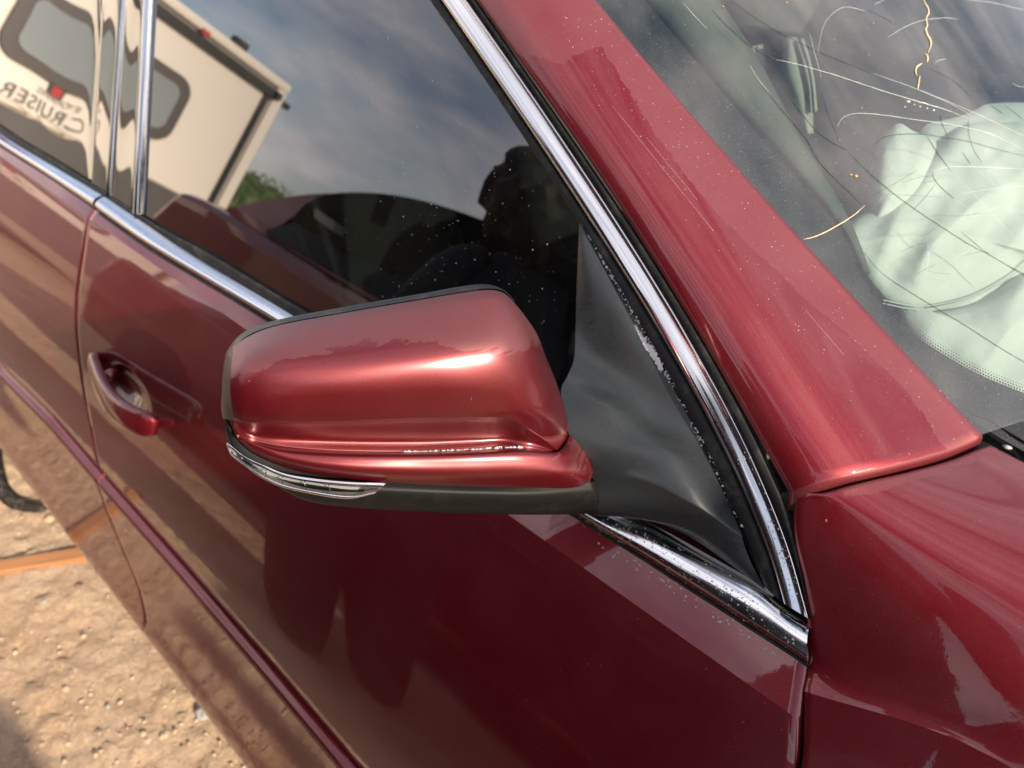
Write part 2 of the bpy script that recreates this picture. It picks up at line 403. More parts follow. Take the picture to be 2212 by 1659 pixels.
for px, py, r, lb, mm in [(108, 1122, .020, 'pale rounded stone lying at the end of the dark strip', 'stone'),
    (131, 1130, .009, 'small chip of stone tucked against the pale rounded stone', 'stone'),
    (112, 1178, .008, 'small stone on the shaded dirt just above the orange plank', 'stone2'),
    (438, 1542, .022, 'grey flat stone close to the lower edge of the car door', 'stone2'),
    (95, 1300, .010, 'small purple grey pebble in shade below the orange plank', 'stone2'),
    (142, 1490, .012, 'pale flat pebble at the edge of the shadow on the dirt', 'stone'),
    (233, 1527, .010, 'dark pebble on sunny gravel at the bottom of the picture', 'stone2'),
    (260, 1518, .008, 'pale pebble right beside the dark pebble', 'stone'),
    (355, 1590, .013, 'tan lump of soil on the sunny gravel', 'stone'),
    (320, 1600, .009, 'long tan pebble left of the tan lump of soil', 'stone'),
    (180, 1375, .009, 'reddish pebble at the bend of the shadow edge', 'stone'),
    (405, 1485, .008, 'single small pebble high on the smooth sunny dirt', 'stone')]:
    stone(px, py, r, lb, mm)
# wooden plank half in shade
p0 = gpt(-260, 1275); p1 = gpt(240, 1193)
d = (p1-p0); Lp = d.length; ang = math.atan2(d.y, d.x)
vs = []; fs = []; n = 24
for i in range(n+1):
    for (yy, zz) in ((-.018, 0), (-.018, .016), (.018, .018), (.018, 0)):
        k = 1+.05*noise.noise(Vector((i*.4, yy*50, 0)))
        vs.append(Vector((Lp*i/n, yy*k, zz)))
for i in range(n):
    for k in range(4):
        a = i*4+k; b = i*4+(k+1) % 4; fs.append((a, b, b+4, a+4))
fs += [(0, 1, 2, 3), (n*4+3, n*4+2, n*4+1, n*4)]
pl = mesh('wooden_plank', vs, fs, M['wood'], smooth=False); bevel(pl, .002, 1)
pl.location = (p0.x, p0.y, p0.z); pl.rotation_euler = (0, 0, ang)
tag(pl, label='orange wooden plank half buried in the dirt beside the car', category='plank')
# dark strip curving on the ground
vs = []; fs = []; P = [gpt(*q) for q in ((-90, 900), (-25, 960), (-12, 1010), (5, 1060), (35, 1092), (75, 1103), (100, 1104))]
P = resample(P, 30)
tube(vs, fs, [p+Vector((0, 0, .012)) for p in P], [.030-.018*(i/29)**2 for i in range(30)], 10)
ob = mesh('dark_strip', vs, fs, M['strip']); tag(ob, label='dark strip curling across the dirt left of the car', category='rubber strip')

# ================================================================ THE CAR
car = empty('red_car', (0.8, -.78, 0), label='dark red sedan with a cracked windscreen and a deployed airbag, seen at its door mirror', category='car')
_cars = car
def cpar(o, par=None):
    """parent keeping the world position"""
    o.parent = par or car
    return o
# children are built in world space: keep the empty's inverse
CINV = Matrix.Translation((-.8, .78, 0))
def P_(o, par=None):
    o.parent = par or car
    if par is None: o.matrix_parent_inverse = CINV
    return o
# --- shut line between the doors: x as a function of z
shut_px = [(205, 452), (190, 480), (180, 553), (168, 640), (167, 713), (172, 766), (187, 870), (200, 936), (218, 1030), (246, 1110), (273, 1173), (310, 1259), (327, 1340), (332, 1395)]
SH = sorted([(p.z, p.x) for p in (hit(x, y, fS()) for x, y in shut_px)])
def lin(T, z):
    if z <= T[0][0]: return T[0][1]
    for (a, b), (c, d_) in zip(T, T[1:]):
        if z <= c: return b+(d_-b)*(z-a)/(c-a)
    return T[-1][1]
FSx = [(.2, .04), (.5, .045), (.75, .048), (.87, .052), (.927, .064), (.97, .076)]
q0 = hit(1725, 1659, fS()); q1 = hit(1737, 1494, fS()); q2 = hit(1746, 1440, fS())
FSx = [(.2, q0.x-.01), (q0.z, q0.x), (q1.z, q1.x), (q2.z, q2.x), (q2.z+.05, q2.x+.002)]
# crease height along the car
CL = [hit(x, y, fS()) for x, y in ((0, 795), (110, 905), (222, 1036), (400, 1236), (580, 1445), (760, 1659))]
CZ = sorted([(p.x, p.z) for p in CL])
def zc(x):
    if x < CZ[0][0]: return CZ[0][1]
    if x > CZ[-1][0]: return CZ[-1][1]
    return lin(CZ, x)
cup = hit(268, 838, fS())
def side_rows(x):
    z0 = zc(x); Z = []
    n = 44
    for i in range(n+1): Z.append((ZE-(ZE-z0-.004)*i/n, 0))
    Z += [(z0+.003, .0), (z0+.0012, .0012), (z0+.0004, .0060), (z0-.0004, .0078), (z0-.003, .0086)]
    n = 26
    for i in range(1, n+1): Z.append((z0-.003-(z0-.003-.205)*i/n, .0086))
    return Z
def side_pt(x, z, o):
    z0 = zc(x); y = Sy(z)+o
    if o < .001: y -= .0045*math.exp(-((z-z0-.004)/.013)**2)
    r2 = ((x-cup.x)/.062)**2+((z-cup.z)/.022)**2
    y -= .019*math.exp(-r2*r2)
    return Vector((x, y, z))
def door(name, xa, xb, nx):
    """xa, xb: functions of z for front and rear edges"""
    cols = []
    for i in range(nx+1):
        u = i/nx; c = []
        xm = xa(.6)*(1-u)+xb(.6)*u
        for (z, o) in side_rows(xm):
            x = xa(z)*(1-u)+xb(z)*u; c.append(side_pt(x, z, o))
        cols.append(c)
    # shoulder band on top
    for i, c in enumerate(cols):
        u = i/nx; t = []
        for k in range(6):
            z = .958-(.958-ZE)*k/6; x = xa(z)*(1-u)+xb(z)*u; t.append(Vector((x, Sy(z), z)))
        cols[i] = t+c
        # underside curl
        b = c[-1]; cols[i] += [b+Vector((0, -.006, -.012)), b+Vector((0, -.02, -.02)), b+Vector((0, -.06, -.022))]
    # flanges round the front and rear edges
    def fl(c, s): 
        return [[p+Vector((s*.0015, -.0015, 0)) for p in c], [p+Vector((s*.002, -.006, 0)) for p in c], [p+Vector((s*.001, -.02, 0)) for p in c]]
    a = fl(cols[0], -1)[::-1]; b = fl(cols[-1], 1)
    o = grid(name, a+cols+b, M['paint'])
    nc = len(cols[0]); me = o.data
    at = me.attributes.new('sharp_edge', 'BOOLEAN', 'EDGE')
    for e in me.edges:
        p, q_ = e.vertices
        if p % nc == 6 and q_ % nc == 6: at.data[e.index].value = True
    return P_(o)
front_door = door('front_door', lambda z: lin(FSx, z)+.003, lambda z: lin(SH, z)-.0025, 150)
rear_door = door('rear_door', lambda z: lin(SH, z)+.0025, lambda z: 2.25+.1*(z-.5), 110)
# inner body shell seen only as darkness in the gaps
G_ = [[Vector((x, Sy(z)-.028, z)) for x in (-.9, 0, .6, 1.2, 2.2, 3.6)] for z in (.22, .4, .6, .75, .88, .93)]
P_(grid('inner_sill', G_, M['gap']))
# --- door handle
hp = [(196, 770, .006), (206, 802, .022), (222, 842, .038), (246, 876, .048), (278, 900, .050), (312, 915, .042), (342, 922, .028)]
HP = resample([hit(x, y, fS(o)) for x, y, o in hp], 36)
vs = []; fs = []; seg = 14; nrm = Vector((0, .93, .36))
for i, p in enumerate(HP):
    d = (HP[min(i+1, 35)]-HP[max(i-1, 0)]).normalized(); u = (nrm-d*nrm.dot(d)).normalized(); v = d.cross(u)
    e = min(1, (i+1)/5, (36-i)/2.5)**.5
    for k in range(seg):
        a = 2*math.pi*k/seg; ca, sa = math.cos(a), math.sin(a)
        ca = math.copysign(abs(ca)**.6, ca); sa = math.copysign(abs(sa)**.6, sa)
        vs.append(p+u*ca*.0085*e+v*sa*.0185*e)
for i in range(35):
    for k in range(seg):
        a = i*seg+k; b = i*seg+(k+1) % seg; fs.append((a, b, b+seg, a+seg))
fs += [tuple(range(seg))[::-1], tuple(35*seg+k for k in range(seg))]
hd = mesh('door_handle', vs, fs, M['paint']); hd.parent = front_door
vs = []; fs = []
for px, py in ((236, 812), (250, 800)):
    c = hit(px, py, fS(.006)); rock(vs, fs, c, .006)
# lock cap behind the handle
c0 = hit(196, 775, fS(.004)); 
b1 = hit(250, 812, fS(-.002)); b2 = hit(330, 925, fS(-.002))
for (c_, s_) in ((b1, 1), (b2, 1)):
    pass
vs = []; fs = []
Pk = [hit(248, 800, fS(-.012)), hit(246, 806, fS(.006)), hit(232, 812, fS(.022))]
tube(vs, fs, Pk, .008, 10)
ob = mesh('handle_mount', vs, fs, M['paint']); ob.parent = front_door; vs = []; fs = []
Pk = [hit(330, 915, fS(-.012)), hit(331, 917, fS(.006)), hit(333, 919, fS(.016))]
tube(vs, fs, Pk, .007, 10)
ob = mesh('handle_mount', vs, fs, M['paint']); ob.parent = front_door
# --- belt trims: chrome rail + rubber
def strip(name, top, bot, prof, m, fs_, n=60, par=None, flange=True):
    """rail between two traced lines; prof = [(v, offset)] across"""
    T = resample(V2(top), n); B = resample(V2(bot), n); G = []
    for v, o in prof:
        G.append([hit(T[i].x*(1-v)+B[i].x*v, T[i].y*(1-v)+B[i].y*v, fs_(o)) for i in range(n)])
    ob = grid(name, G, m); return P_(ob, par)
def fB(o): return lambda p: p.y - (Gy(p.x, p.z) if p.z > .962 else (Gy(p.x, .962)+(Sy(.95)-Gy(p.x, .962))*min(1, (.962-p.z)/.012) if p.z > .95 else Sy(p.z))) - o
belt_prof = [(0, .000), (0, .004), (.08, .0075), (.22, .0095), (.40, .0105), (.62, .0110), (.80, .0100), (.92, .007), (1, .003), (1, -.004)]
pass
RAIL = [None, None]
def rp(v):
    return (1-abs((v-.66)/.66)**2.2) if v < .66 else (1-abs((v-.66)/.34)**2.4)
def rail(name, top, bot, n, m, bulge=.0105):
    T = [hit(q.x, q.y, fG(.002)) for q in resample(V2(top), n)]; B = []
    for q in resample(V2(bot), n):
        a = hit(q.x, q.y, fS(.002)); B.append(a)
    def sm(P):
        for _ in range(6): P = [P[0]]+[(P[i-1]+P[i]*2+P[i+1])*.25 for i in range(1, len(P)-1)]+[P[-1]]
        return P
    T, B = sm(T), sm(B); nn = Vector((0, .72, .69)); G = [[p-nn*.006 for p in T]]
    for k in range(17):
        v = k/16; h = bulge*rp(v)
        G.append([T[i].lerp(B[i], v)+nn*h for i in range(n)])
    G.append([p-nn*.006 for p in B]); RAIL[:] = [T, B]; return P_(grid(name, G, m))
topF = [(231, 424), (330, 490), (427, 553), (650, 686), (900, 843), (1100, 975), (1287, 1088), (1400, 1140), (1475, 1181), (1602, 1253), (1655, 1284), (1700, 1322), (1748, 1352)]
botF = [(214, 456), (300, 518), (353, 553), (600, 702), (850, 862), (1050, 993), (1250, 1117), (1387, 1203), (1475, 1260), (1560, 1314), (1640, 1366), (1700, 1404), (1748, 1437)]
rail('chrome_rail', topF, botF, 110, M['chrome']); RA = list(RAIL)
rail('chrome_rail', [(-260, 100), (0, 284), (110, 351), (226, 421)], [(-260, 140), (0, 313), (110, 384), (209, 452)], 40, M['chrome'])
# dark line under the rail
strip('rubber_seal', botF, [(x-1.5, y+7) for x, y in botF], [(0, .002), (.3, .004), (.8, .003), (1, -.002)], M['rubber'], fB, 80)
strip('rubber_seal', [(-260, 140), (0, 313), (110, 384), (209, 452)], [(-262, 144), (-2, 317), (109, 388), (208, 456)], [(0, .002), (.5, .003), (1, -.002)], M['rubber'], fB, 40)
# rubber between rail and glass
topR = [(236, 421), (340, 487), (462, 553), (600, 637), (680, 684), (900, 822), (1100, 945)]
strip('rubber_seal', topR, [(x, y) for x, y in [(231, 426), (330, 492), (427, 555), (560, 636), (650, 690), (880, 838), (1090, 970)]], [(0, -.002), (.0, .002), (.3, .004), (.7, .004), (1, .001)], M['rubber'], fG, 60)
strip('rubber_seal', [(-260, 86), (0, 272), (110, 340), (232, 416)], [(-260, 104), (0, 287), (110, 354), (227, 424)], [(0, -.002), (0, .002), (.5, .004), (1, .001)], M['rubber'], fG, 40)

def smooth_x(l, deg=4):
    import numpy as np
    y = np.array([b for a, b in l], float); x = np.array([a for a, b in l], float)
    c = np.polyfit((y-600)/600, x, deg)
    return [(float(np.polyval(c, (b-600)/600)), float(b)) for b in y]
# --- window frame at the A pillar : rubber, bright strip, seal
Rin = [(700, -330), (752, -240), (905, -40), (1010, 112), (1080, 222), (1150, 332), (1200, 405), (1247, 480), (1300, 562), (1345, 640), (1430, 790), (1500, 925), (1560, 1060), (1615, 1180), (1662, 1276)]
CLt = [(715, -330), (768, -240), (922, -40), (1027, 97), (1100, 217), (1167, 320), (1240, 428), (1317, 553), (1360, 618), (1400, 680), (1474, 800), (1542, 930), (1604, 1060), (1657, 1200), (1692, 1302)]
CRt = [(780, -330), (832, -240), (980, -40), (1065, 82), (1154, 213), (1200, 263), (1250, 333), (1320, 452), (1377, 553), (1432, 640), (1475, 713), (1570, 875), (1640, 1015), (1707, 1174), (1746, 1338)]
SRt = [(800, -330), (852, -240), (1000, -40), (1080, 70), (1180, 220), (1240, 300), (1284, 353), (1350, 460), (1407, 553), (1455, 632), (1502, 712), (1592, 862), (1662, 995), (1718, 1130), (1749, 1340)]
Rin, CLt, CRt, SRt = [smooth_x(l_, 4) for l_ in (Rin, CLt, CRt, SRt)]
strip('rubber_seal', Rin, CLt, [(0, -.004), (.02, .003), (.3, .006), (.75, .006), (.97, .004), (1, .001)], M['rubber'], fG, 90)
M['pchrome'] = mat('satin_bright_strip', (.60, .61, .63), .07, 1)
q = NB(M['pchrome']); v = q.obj(); q.l(q.math('ADD', q.math('MULTIPLY', q.ramp(q.noise(v, 60, 5, .7), .45, .8), .10), .10), q.b.inputs['Roughness'])
prof = [(0, .001), (.03, .0085), (.09, .0120), (.2, .0130), (.35, .0126), (.5, .0117), (.65, .0106), (.78, .0098), (.83, .0104), (.87, .0125), (.92, .0130), (.96, .0110), (1, .003)]
strip('window_frame', CLt, CRt, prof, M['pchrome'], fG, 110)
strip('rubber_seal', CRt, SRt, [(0, .004), (.15, -.001), (.35, .004), (.6, .006), (.85, .002), (1, -.006)], M['rubber'], fG, 90)
def lin0(T, z):
    if z <= T[0][0]: return T[0][1]
    for (a, b), (c, d_) in zip(T, T[1:]):
        if z <= c: return b+(d_-b)*(z-a)/(c-a)
    return T[-1][1]
# --- front side glass (through to the trim lines, in one gently bowed sheet)
def gpanel(name, poly, m, o, n=30):
    """sheet on the glass plane from four traced sides: top, bottom polylines"""
    T = resample(V2(poly[0]), n); B = resample(V2(poly[1]), n); G = []
    for k in range(n):
        v = k/(n-1); G.append([hit(T[i].x*(1-v)+B[i].x*v, T[i].y*(1-v)+B[i].y*v, fG(o(v, i/(n-1)) if callable(o) else o)) for i in range(n)])
    return grid(name, G, m)
def gl_world(name, pts, m, nx, ny, bow):
    """pts = four (x,z) corners; bow(u,v) = offset from the glass plane"""
    G = []
    for j in range(ny+1):
        v = j/ny; r = []
        for i in range(nx+1):
            u = i/nx
            x = (pts[0][0]*(1-u)+pts[1][0]*u)*(1-v)+(pts[3][0]*(1-u)+pts[2][0]*u)*v
            z = (pts[0][1]*(1-u)+pts[1][1]*u)*(1-v)+(pts[3][1]*(1-u)+pts[2][1]*u)*v
            r.append(Vector((x, Gy(x, z)+bow(u, v, x, z), z)))
        G.append(r)
    return P_(grid(name, G, m))
pB = hit(302, 462, fG()); pBt = hit(325, 0, fG())      # rear edge of the front glass
xr = pB.x
LN = (hit(325, 0, fG()).x-pB.x)/(hit(325, 0, fG()).z-pB.z)
FE = sorted([(p.z, p.x) for p in (hit(a*.5+c*.5, b, fG()) for (a, b), (c, _) in zip(smooth_x(Rin, 4), CLt))])
G_ = []
for j in range(49):
    z = .957+(min(1.40, FE[-1][0])-.957)*j/48; xf = lin0(FE, z); xe = xr+.004+LN*(z-.957)
    G_.append([Vector((xf*(1-i/60)+xe*i/60, Gy(0, z)-.003, z)) for i in range(61)])
P_(grid('side_window', G_, M['side_glass']))
# B pillar: bright guide, gloss applique, gap, rear applique, rear glass
xg0 = hit(305, 440, fG()).x; xg1 = hit(294, 440, fG()).x; xs0 = hit(237, 425, fG()).x; xl = hit(196, 392, fG()).x
def vstrip(name, xa, xb, prof, m, z0=.962, z1=1.42, lean=-.03):
    G = []
    for u, o in prof:
        x = xa*(1-u)+xb*u; G.append([Vector((x+lean*(z-.96), Gy(x, z)+o, z)) for z in [z0+(z1-z0)*k/12 for k in range(13)]])
    return P_(grid(name, G, m))
LN = (hit(325, 0, fG()).x-pB.x)/(hit(325, 0, fG()).z-pB.z)
LN2 = (hit(267, 0, fG()).x-hit(237, 425, fG()).x)/(hit(267, 0, fG()).z-hit(237, 425, fG()).z)
vstrip('pillar_guide', xg0, xg1, [(0, -.003), (.05, .003), (.3, .0062), (.7, .0062), (.95, .003), (1, .0)], M['pchrome'], lean=LN)
def wob(x, z): return .0016*math.sin(x*38+z*9)+.0011*math.sin(z*47+x*15)
def app(name, xa, xb, la, lb, m, edge=.004):
    G = []
    for k in range(31):
        u = k/30; e = -.004*math.exp(-u*30)-.004*math.exp(-(1-u)*30)
        r = []
        for j in range(31):
            z = .960+.46*j/30; x = (xa+la*(z-.96))*(1-u)+(xb+lb*(z-.96))*u
            r.append(Vector((x, Gy(x, z)+.001+e+(.22*wob(x, z))*math.sin(math.pi*u), z)))
        G.append(r)
    return P_(grid(name, G, m))
M['gloss_mirror'] = glass('gloss_pillar_black', (.0, .0, .0), 1.6, 2.2, .25, 420)
app('pillar_cover', xg1+.001, xs0-.003, LN, LN2, M['gloss_mirror'])
app('pillar_cover', xs0+.003, xl, LN2, LN2*1.2, M['gloss_mirror'])
vstrip('pillar_guide', xs0-.0022, xs0+.0022, [(0, -.004), (.2, .002), (.8, .002), (1, -.004)], M['pchrome'], lean=LN2)
def rbow(u, v, x, z): return -.002 - .002*math.exp(-u*90) + .0004*math.sin(x*21)*math.exp(-u*6)
gl_world('side_window', [(xl+.0005, .957), (2.35, .957), (2.0, 1.40), (xl+LN2*1.2*.44+.0005, 1.40)], M['gloss_mirror'], 70, 30, rbow)

# --- A pillar
WIN = [(1238, -60), (1285, 0), (1400, 133), (1530, 290), (1680, 460), (1830, 628), (1960, 768), (2040, 850), (2085, 893), (2117, 938)]
SR2 = [(1000, -40), (1080, 70), (1180, 220), (1240, 300), (1284, 353), (1350, 460), (1407, 553), (1502, 712), (1592, 862), (1662, 985), (1703, 1062)]
NP = 80
SR2 = smooth_x([(800, -330), (862, -240)]+SR2, 4); WIN = smooth_x([(1030, -330), (1095, -240)]+WIN, 4)
A_ = pxcurve(SR2, NP, fG(.006)); B_ = pxcurve(WIN, NP, fW(.003))
rows = []; NV = 28
for k in range(NP):
    e = (A_[min(k+1, NP-1)]-A_[max(k-1, 0)]).normalized(); ab = B_[k]-A_[k]; Ld = ab.length
    dA = e.cross(nG()).normalized(); dA = dA if dA.dot(ab) > 0 else -dA
    dB = e.cross(nW(B_[k])).normalized(); dB = dB if dB.dot(-ab) > 0 else -dB
    p0, p1, p2, p3 = A_[k], A_[k]+(dA+nG()*.35)*Ld*.34, B_[k]+dB*Ld*.36, B_[k]
    r = [p0-nG()*.012, p0-nG()*.004]
    for i in range(NV+1):
        t = i/NV; r.append(p0*(1-t)**3+p1*3*t*(1-t)**2+p2*3*t*t*(1-t)+p3*t**3)
    r += [p3-nW(p3)*.003+ab.normalized()*.0005, p3-nW(p3)*.010+ab.normalized()*.001]
    rows.append(r)
PGRID = [list(r) for r in rows]
fwd = (rows[-1][10]-rows[-3][10]).normalized()
last = rows[-1]
rows.append([p+fwd*.0015-Vector((0, 0, .002)) for p in last]); rows.append([p+fwd*.002-Vector((0, 0, .008)) for p in last]); rows.append([p-Vector((0, 0, .022)) for p in last])
P_(grid('windscreen_pillar', rows, M['paint_film'], fv=lambda u, v: max(min(1,   .5+(v-.69-.10*math.sin(u*9))*3.2), min(1, .5+(.36-u)*9-abs(v-.35)*1.2), min(1, .5+(u-.965)*14))))
PillarEnd = last

# --- windscreen
NW_ = 48; inner = pxcurve(WIN, NW_, fW())
cowl = [Vector((inner[-1].x-.20*s*(2-s), inner[-1].y-.60*s, 0)) for s in [0]]
def wpt(s, v):
    """s: across from right pillar (0) to the far one (1); v: down the screen"""
    p = cr1(inner, v*(NW_-1)); yc = -.78; ye = 2*yc-p.y; y = p.y*(1-s)+ye*s
    c = 4*s*(1-s); x = p.x-.16*c*(.4+.6*v) if True else p.x
    return Vector((x, y, Wz(x, y)))
G_ = [[wpt(s/44, v/60) for s in range(45)] for v in range(61)]
ws = P_(grid('windscreen', G_, M['windshield']))
# frit band: between the pillar edge and the traced inner boundary, and along the bottom
FR = [(1340, -60), (1392, 0), (1520, 152), (1650, 305), (1760, 432), (1825, 512), (1850, 575), (1880, 628), (1925, 680), (1985, 730), (2060, 778), (2130, 815), (2212, 848), (2330, 890), (2500, 935)]
OUTW = [(1240, -60), (1287, 0), (1400, 133), (1500, 255), (1590, 360), (1680, 460), (1760, 550), (1830, 628), (1900, 703), (1960, 768), (2020, 830), (2090, 900), (2230, 985), (2400, 1065), (2600, 1140)]
T_ = resample(V2(OUTW), 70); B2 = resample(V2(FR), 70)
T2 = [cr1(V2(OUTW), 14*i/69) for i in range(70)]; B3 = [cr1(V2(FR), 14*i/69) for i in range(70)]
G_ = [[hit(T2[i].x*(1-v/6)+B3[i].x*v/6, T2[i].y*(1-v/6)+B3[i].y*v/6, fW(-.004)) for i in range(70)] for v in range(7)]
P_(grid('windscreen_border', G_, M['frit']))
vs = []; fs = []
RS = resample(V2(FR), 240)
for i in range(20, 237):
    t = (RS[min(i+1, 239)]-RS[i-1]).normalized(); n_ = Vector((-t.y, t.x, 0))*(-1)
    if n_.y > 0: n_ = -n_
    if RS[i].y < 300: continue
    for k in range(3):
        q_ = RS[i]+n_*(3.2+5.6*k)+t*(3 if k % 2 else 0)
        if i % 1 == 0:
            c = hit(q_.x, q_.y, fW(-.0042), .3, 1.2, 40); r = .0010*(1-.24*k); b = len(vs); nn = nW(c); u = nn.orthogonal().normalized(); v = nn.cross(u)
            for j in range(6): vs.append(c+(u*math.cos(j*1.047)+v*math.sin(j*1.047))*r)
            fs.append(tuple(b+j for j in range(6)))
tag(P_(mesh('border_dots', vs, fs, M['frit'])), kind='stuff')
# cracks
def Z3(l): return [(1475+a*.33333, b*.33333) for a, b in l]
cracks = [('l', .35, Z3([(0,15),(60,85),(155,185)])), ('d', .4, Z3([(190,60),(270,150),(430,290),(520,345),(600,385)])), ('l', .5, Z3([(600,385),(730,412),(870,452),(1000,490),(1300,590),(1500,650),(1700,710),(1850,768)])),
 ('d', .3, Z3([(310,0),(480,120),(650,220),(850,320),(1050,400),(1230,475)])), ('l', .35, Z3([(1230,475),(1500,570),(1700,650),(1920,745),(2212,880)])),
 ('l', .3, Z3([(1540,590),(1700,655),(1860,740)])),
 ('d', .35, Z3([(520,560),(650,720),(800,900),(880,1040),(1000,1170),(1170,1330)])), ('l', .3, Z3([(435,420),(480,500),(560,600)])), ('d', .35, Z3([(670,590),(760,720),(870,850),(1000,940),(1080,975)])),
 ('d', .42, Z3([(1080,990),(1220,1130),(1400,1280),(1600,1420),(1850,1580),(2000,1659),(2250,1810)])), ('t', .6, Z3([(1180,1330),(1100,1400),(950,1490),(850,1535),(780,1550)])),
 ('l', .42, Z3([(1000,820),(1040,760),(1130,735),(1300,745),(1500,775),(1700,800),(1850,830),(2000,870),(2212,970)])),
 ('d', .45, Z3([(1240,940),(1300,890),(1400,870),(1550,870),(1700,890),(1870,920),(2050,970),(2212,1010)])),
 ('l', .35, Z3([(1620,1110),(1700,1085),(1850,1080),(2212,1095)])), ('d', .35, Z3([(1620,1110),(1625,1150),(1670,1210),(1760,1290)])), ('l', .25, Z3([(1760,1290),(1840,1350),(1900,1440)])),
 ('d', .35, Z3([(1670,740),(1680,800),(1720,890)])), ('d', .3, Z3([(1850,770),(1855,870),(1880,960),(1940,1060)])),
 ('d', .4, Z3([(1580,880),(1650,990),(1740,1110)])), ('l', .25, Z3([(1740,1110),(1880,1250),(2000,1380),(2212,1600)])), ('d', .35, Z3([(1810,985),(1865,1065)])), ('l', .25, Z3([(1865,1065),(2000,1180),(2212,1380)])),
 ('l', .3, Z3([(875,350),(890,250),(920,150),(980,80),(1060,45),(1180,70)])), ('l', .35, Z3([(1330,240),(1440,175),(1560,130),(1700,115),(1790,125)])), ('l', .35, Z3([(1630,412),(1665,390),(1710,380)])),
 ('d', .35, Z3([(1980,670),(2080,740)])), ('d', .35, Z3([(2085,680),(2212,780)])), ('l', .35, Z3([(1840,0),(2000,15),(2212,65)])), ('d', .25, Z3([(1200,60),(1300,110),(1385,160)])),
 ('d', .25, Z3([(1600,440),(1750,520),(1880,630)])), ('l', .3, Z3([(820,210),(850,330),(900,505)])), ('l', .3, Z3([(2130,535),(2180,560),(2250,562)])),
 ('d', .42, [(1866,545), (1905,590), (1980,640), (2080,700), (2150,745), (2212,782), (2300,835)]), ('d', .35, [(2075,500), (2142,553), (2212,592), (2300,640)]),
 ('l', .28, [(2000,600), (2005,560), (2004,520)]), ('l', .22, Z3([(1780,1260),(1900,1240),(2060,1215),(2212,1205)])), ('l', .22, Z3([(1880,1410),(1960,1370),(2060,1340)])),
 ('l', .3, Z3([(1240,30),(1300,0),(1330,-20)])), ('d', .25, Z3([(1640,1190),(1560,1290),(1480,1370)])), ('d', .25, Z3([(900,600),(950,760),(1015,905)]))]
vs = []; cm = {'l': 'crack_light', 'd': 'crack_dark', 't': 'crack_tan'}
def crack(kind, wd, pts, z=.0006, jit=.25):
    vs = []; fs = []; n = max(8, int(sum(math.dist(a, b) for a, b in zip(pts, pts[1:]))/7))
    P = resample(V2(pts), n)
    P = [hit(p.x+random.uniform(-jit, jit), p.y+random.uniform(-jit, jit), fW(z), .25, 1.6, 40) for p in P]
    tube(vs, fs, P, [wd*.001*(1-.6*abs(2*i/(n-1)-1)**4)*random.uniform(.75, 1.15) for i in range(n)], 4)
    o = mesh('crack', vs, fs, M[cm[kind]]); o.parent = ws; return o
for c_ in cracks: crack(c_[0], c_[1]*(.42 if c_[0] == 'l' else .7), c_[2])
zig = Z3([(1563,-20),(1566,10),(1590,58),(1590,95),(1575,125),(1588,165),(1572,185),(1588,232),(1606,262),(1606,300),(1590,340)])
crack('t', .8, zig, .0008, .4); crack('t', .8, Z3([(1570,345),(1586,368),(1584,402)]), .0008, .3); crack('t', .8, Z3([(1550,410),(1520,430),(1508,460),(1515,488)]), .0008, .3); crack('t', .75, Z3([(1537,490),(1530,530),(1523,582)]), .0008, .3)
random.seed(21)
for k in range(13):
    a = random.uniform(0, 1); x0 = 2230+random.uniform(-20, 60); y0 = 330+random.uniform(-120, 260)
    an = random.uniform(2.7, 3.9); l_ = random.uniform(40, 150); x1 = random.uniform(1980, 2190); y1 = random.uniform(230, 620)
    crack(random.choice('ldd'), .10, [(x1, y1), (x1+math.cos(an)*l_*.5, y1-math.sin(an)*l_*.4+random.uniform(-6, 6)), (x1+math.cos(an)*l_, y1-math.sin(an)*l_*.7)], .0004)
vs = []; fs = []
for x, y, r in ((1962, 219, 1.5), (1988, 230, 1.1), (2017, 238, 1.2), (1975, 226, .7), (2003, 234, .7), (1955, 231, .6)):
    c = hit(x, y, fW(.0006)); rock(vs, fs, c, r*.001, .5)
M['sparkle'] = mat('painted_glint', (.9, .95, .92), .1, 0, 1)  # near-white specks: glint spots along the cracks, painted as colour
ob = mesh('crack_glints', vs, fs, M['sparkle']); ob.parent = ws
# dust specks and scraps lying on the screen
vs = []; fs = []
for k in range(900):
    x = random.uniform(1400, 2212); y = random.uniform(0, 900)
    if y > (x-1287)*1.06: continue
    c = hit(x, y, fW(.0004), .25, 1.6, 40); rock(vs, fs, c, random.uniform(.00012, .0004), .5)
ob = mesh('dust', vs, fs, M['drop']); ob.parent = ws; ob['kind'] = 'stuff'
vs = []; fs = []
for x, y, r in ((1849, 380, 1.3), (1838, 377, .9), (1813, 302, .6), (1877, 118, .7), (1862, 233, .5), (1699, 5, .8), (1562, 14, .9), (1887, 50, .5), (1802, 86, .5), (2094, 203, .5), (1933, 138, .4)):
    c = hit(x, y, fW(.0006)); rock(vs, fs, c, r*.0012, .5)
ob = mesh('seed_scraps', vs, fs, M['leaf']); ob.parent = ws; ob['kind'] = 'stuff'

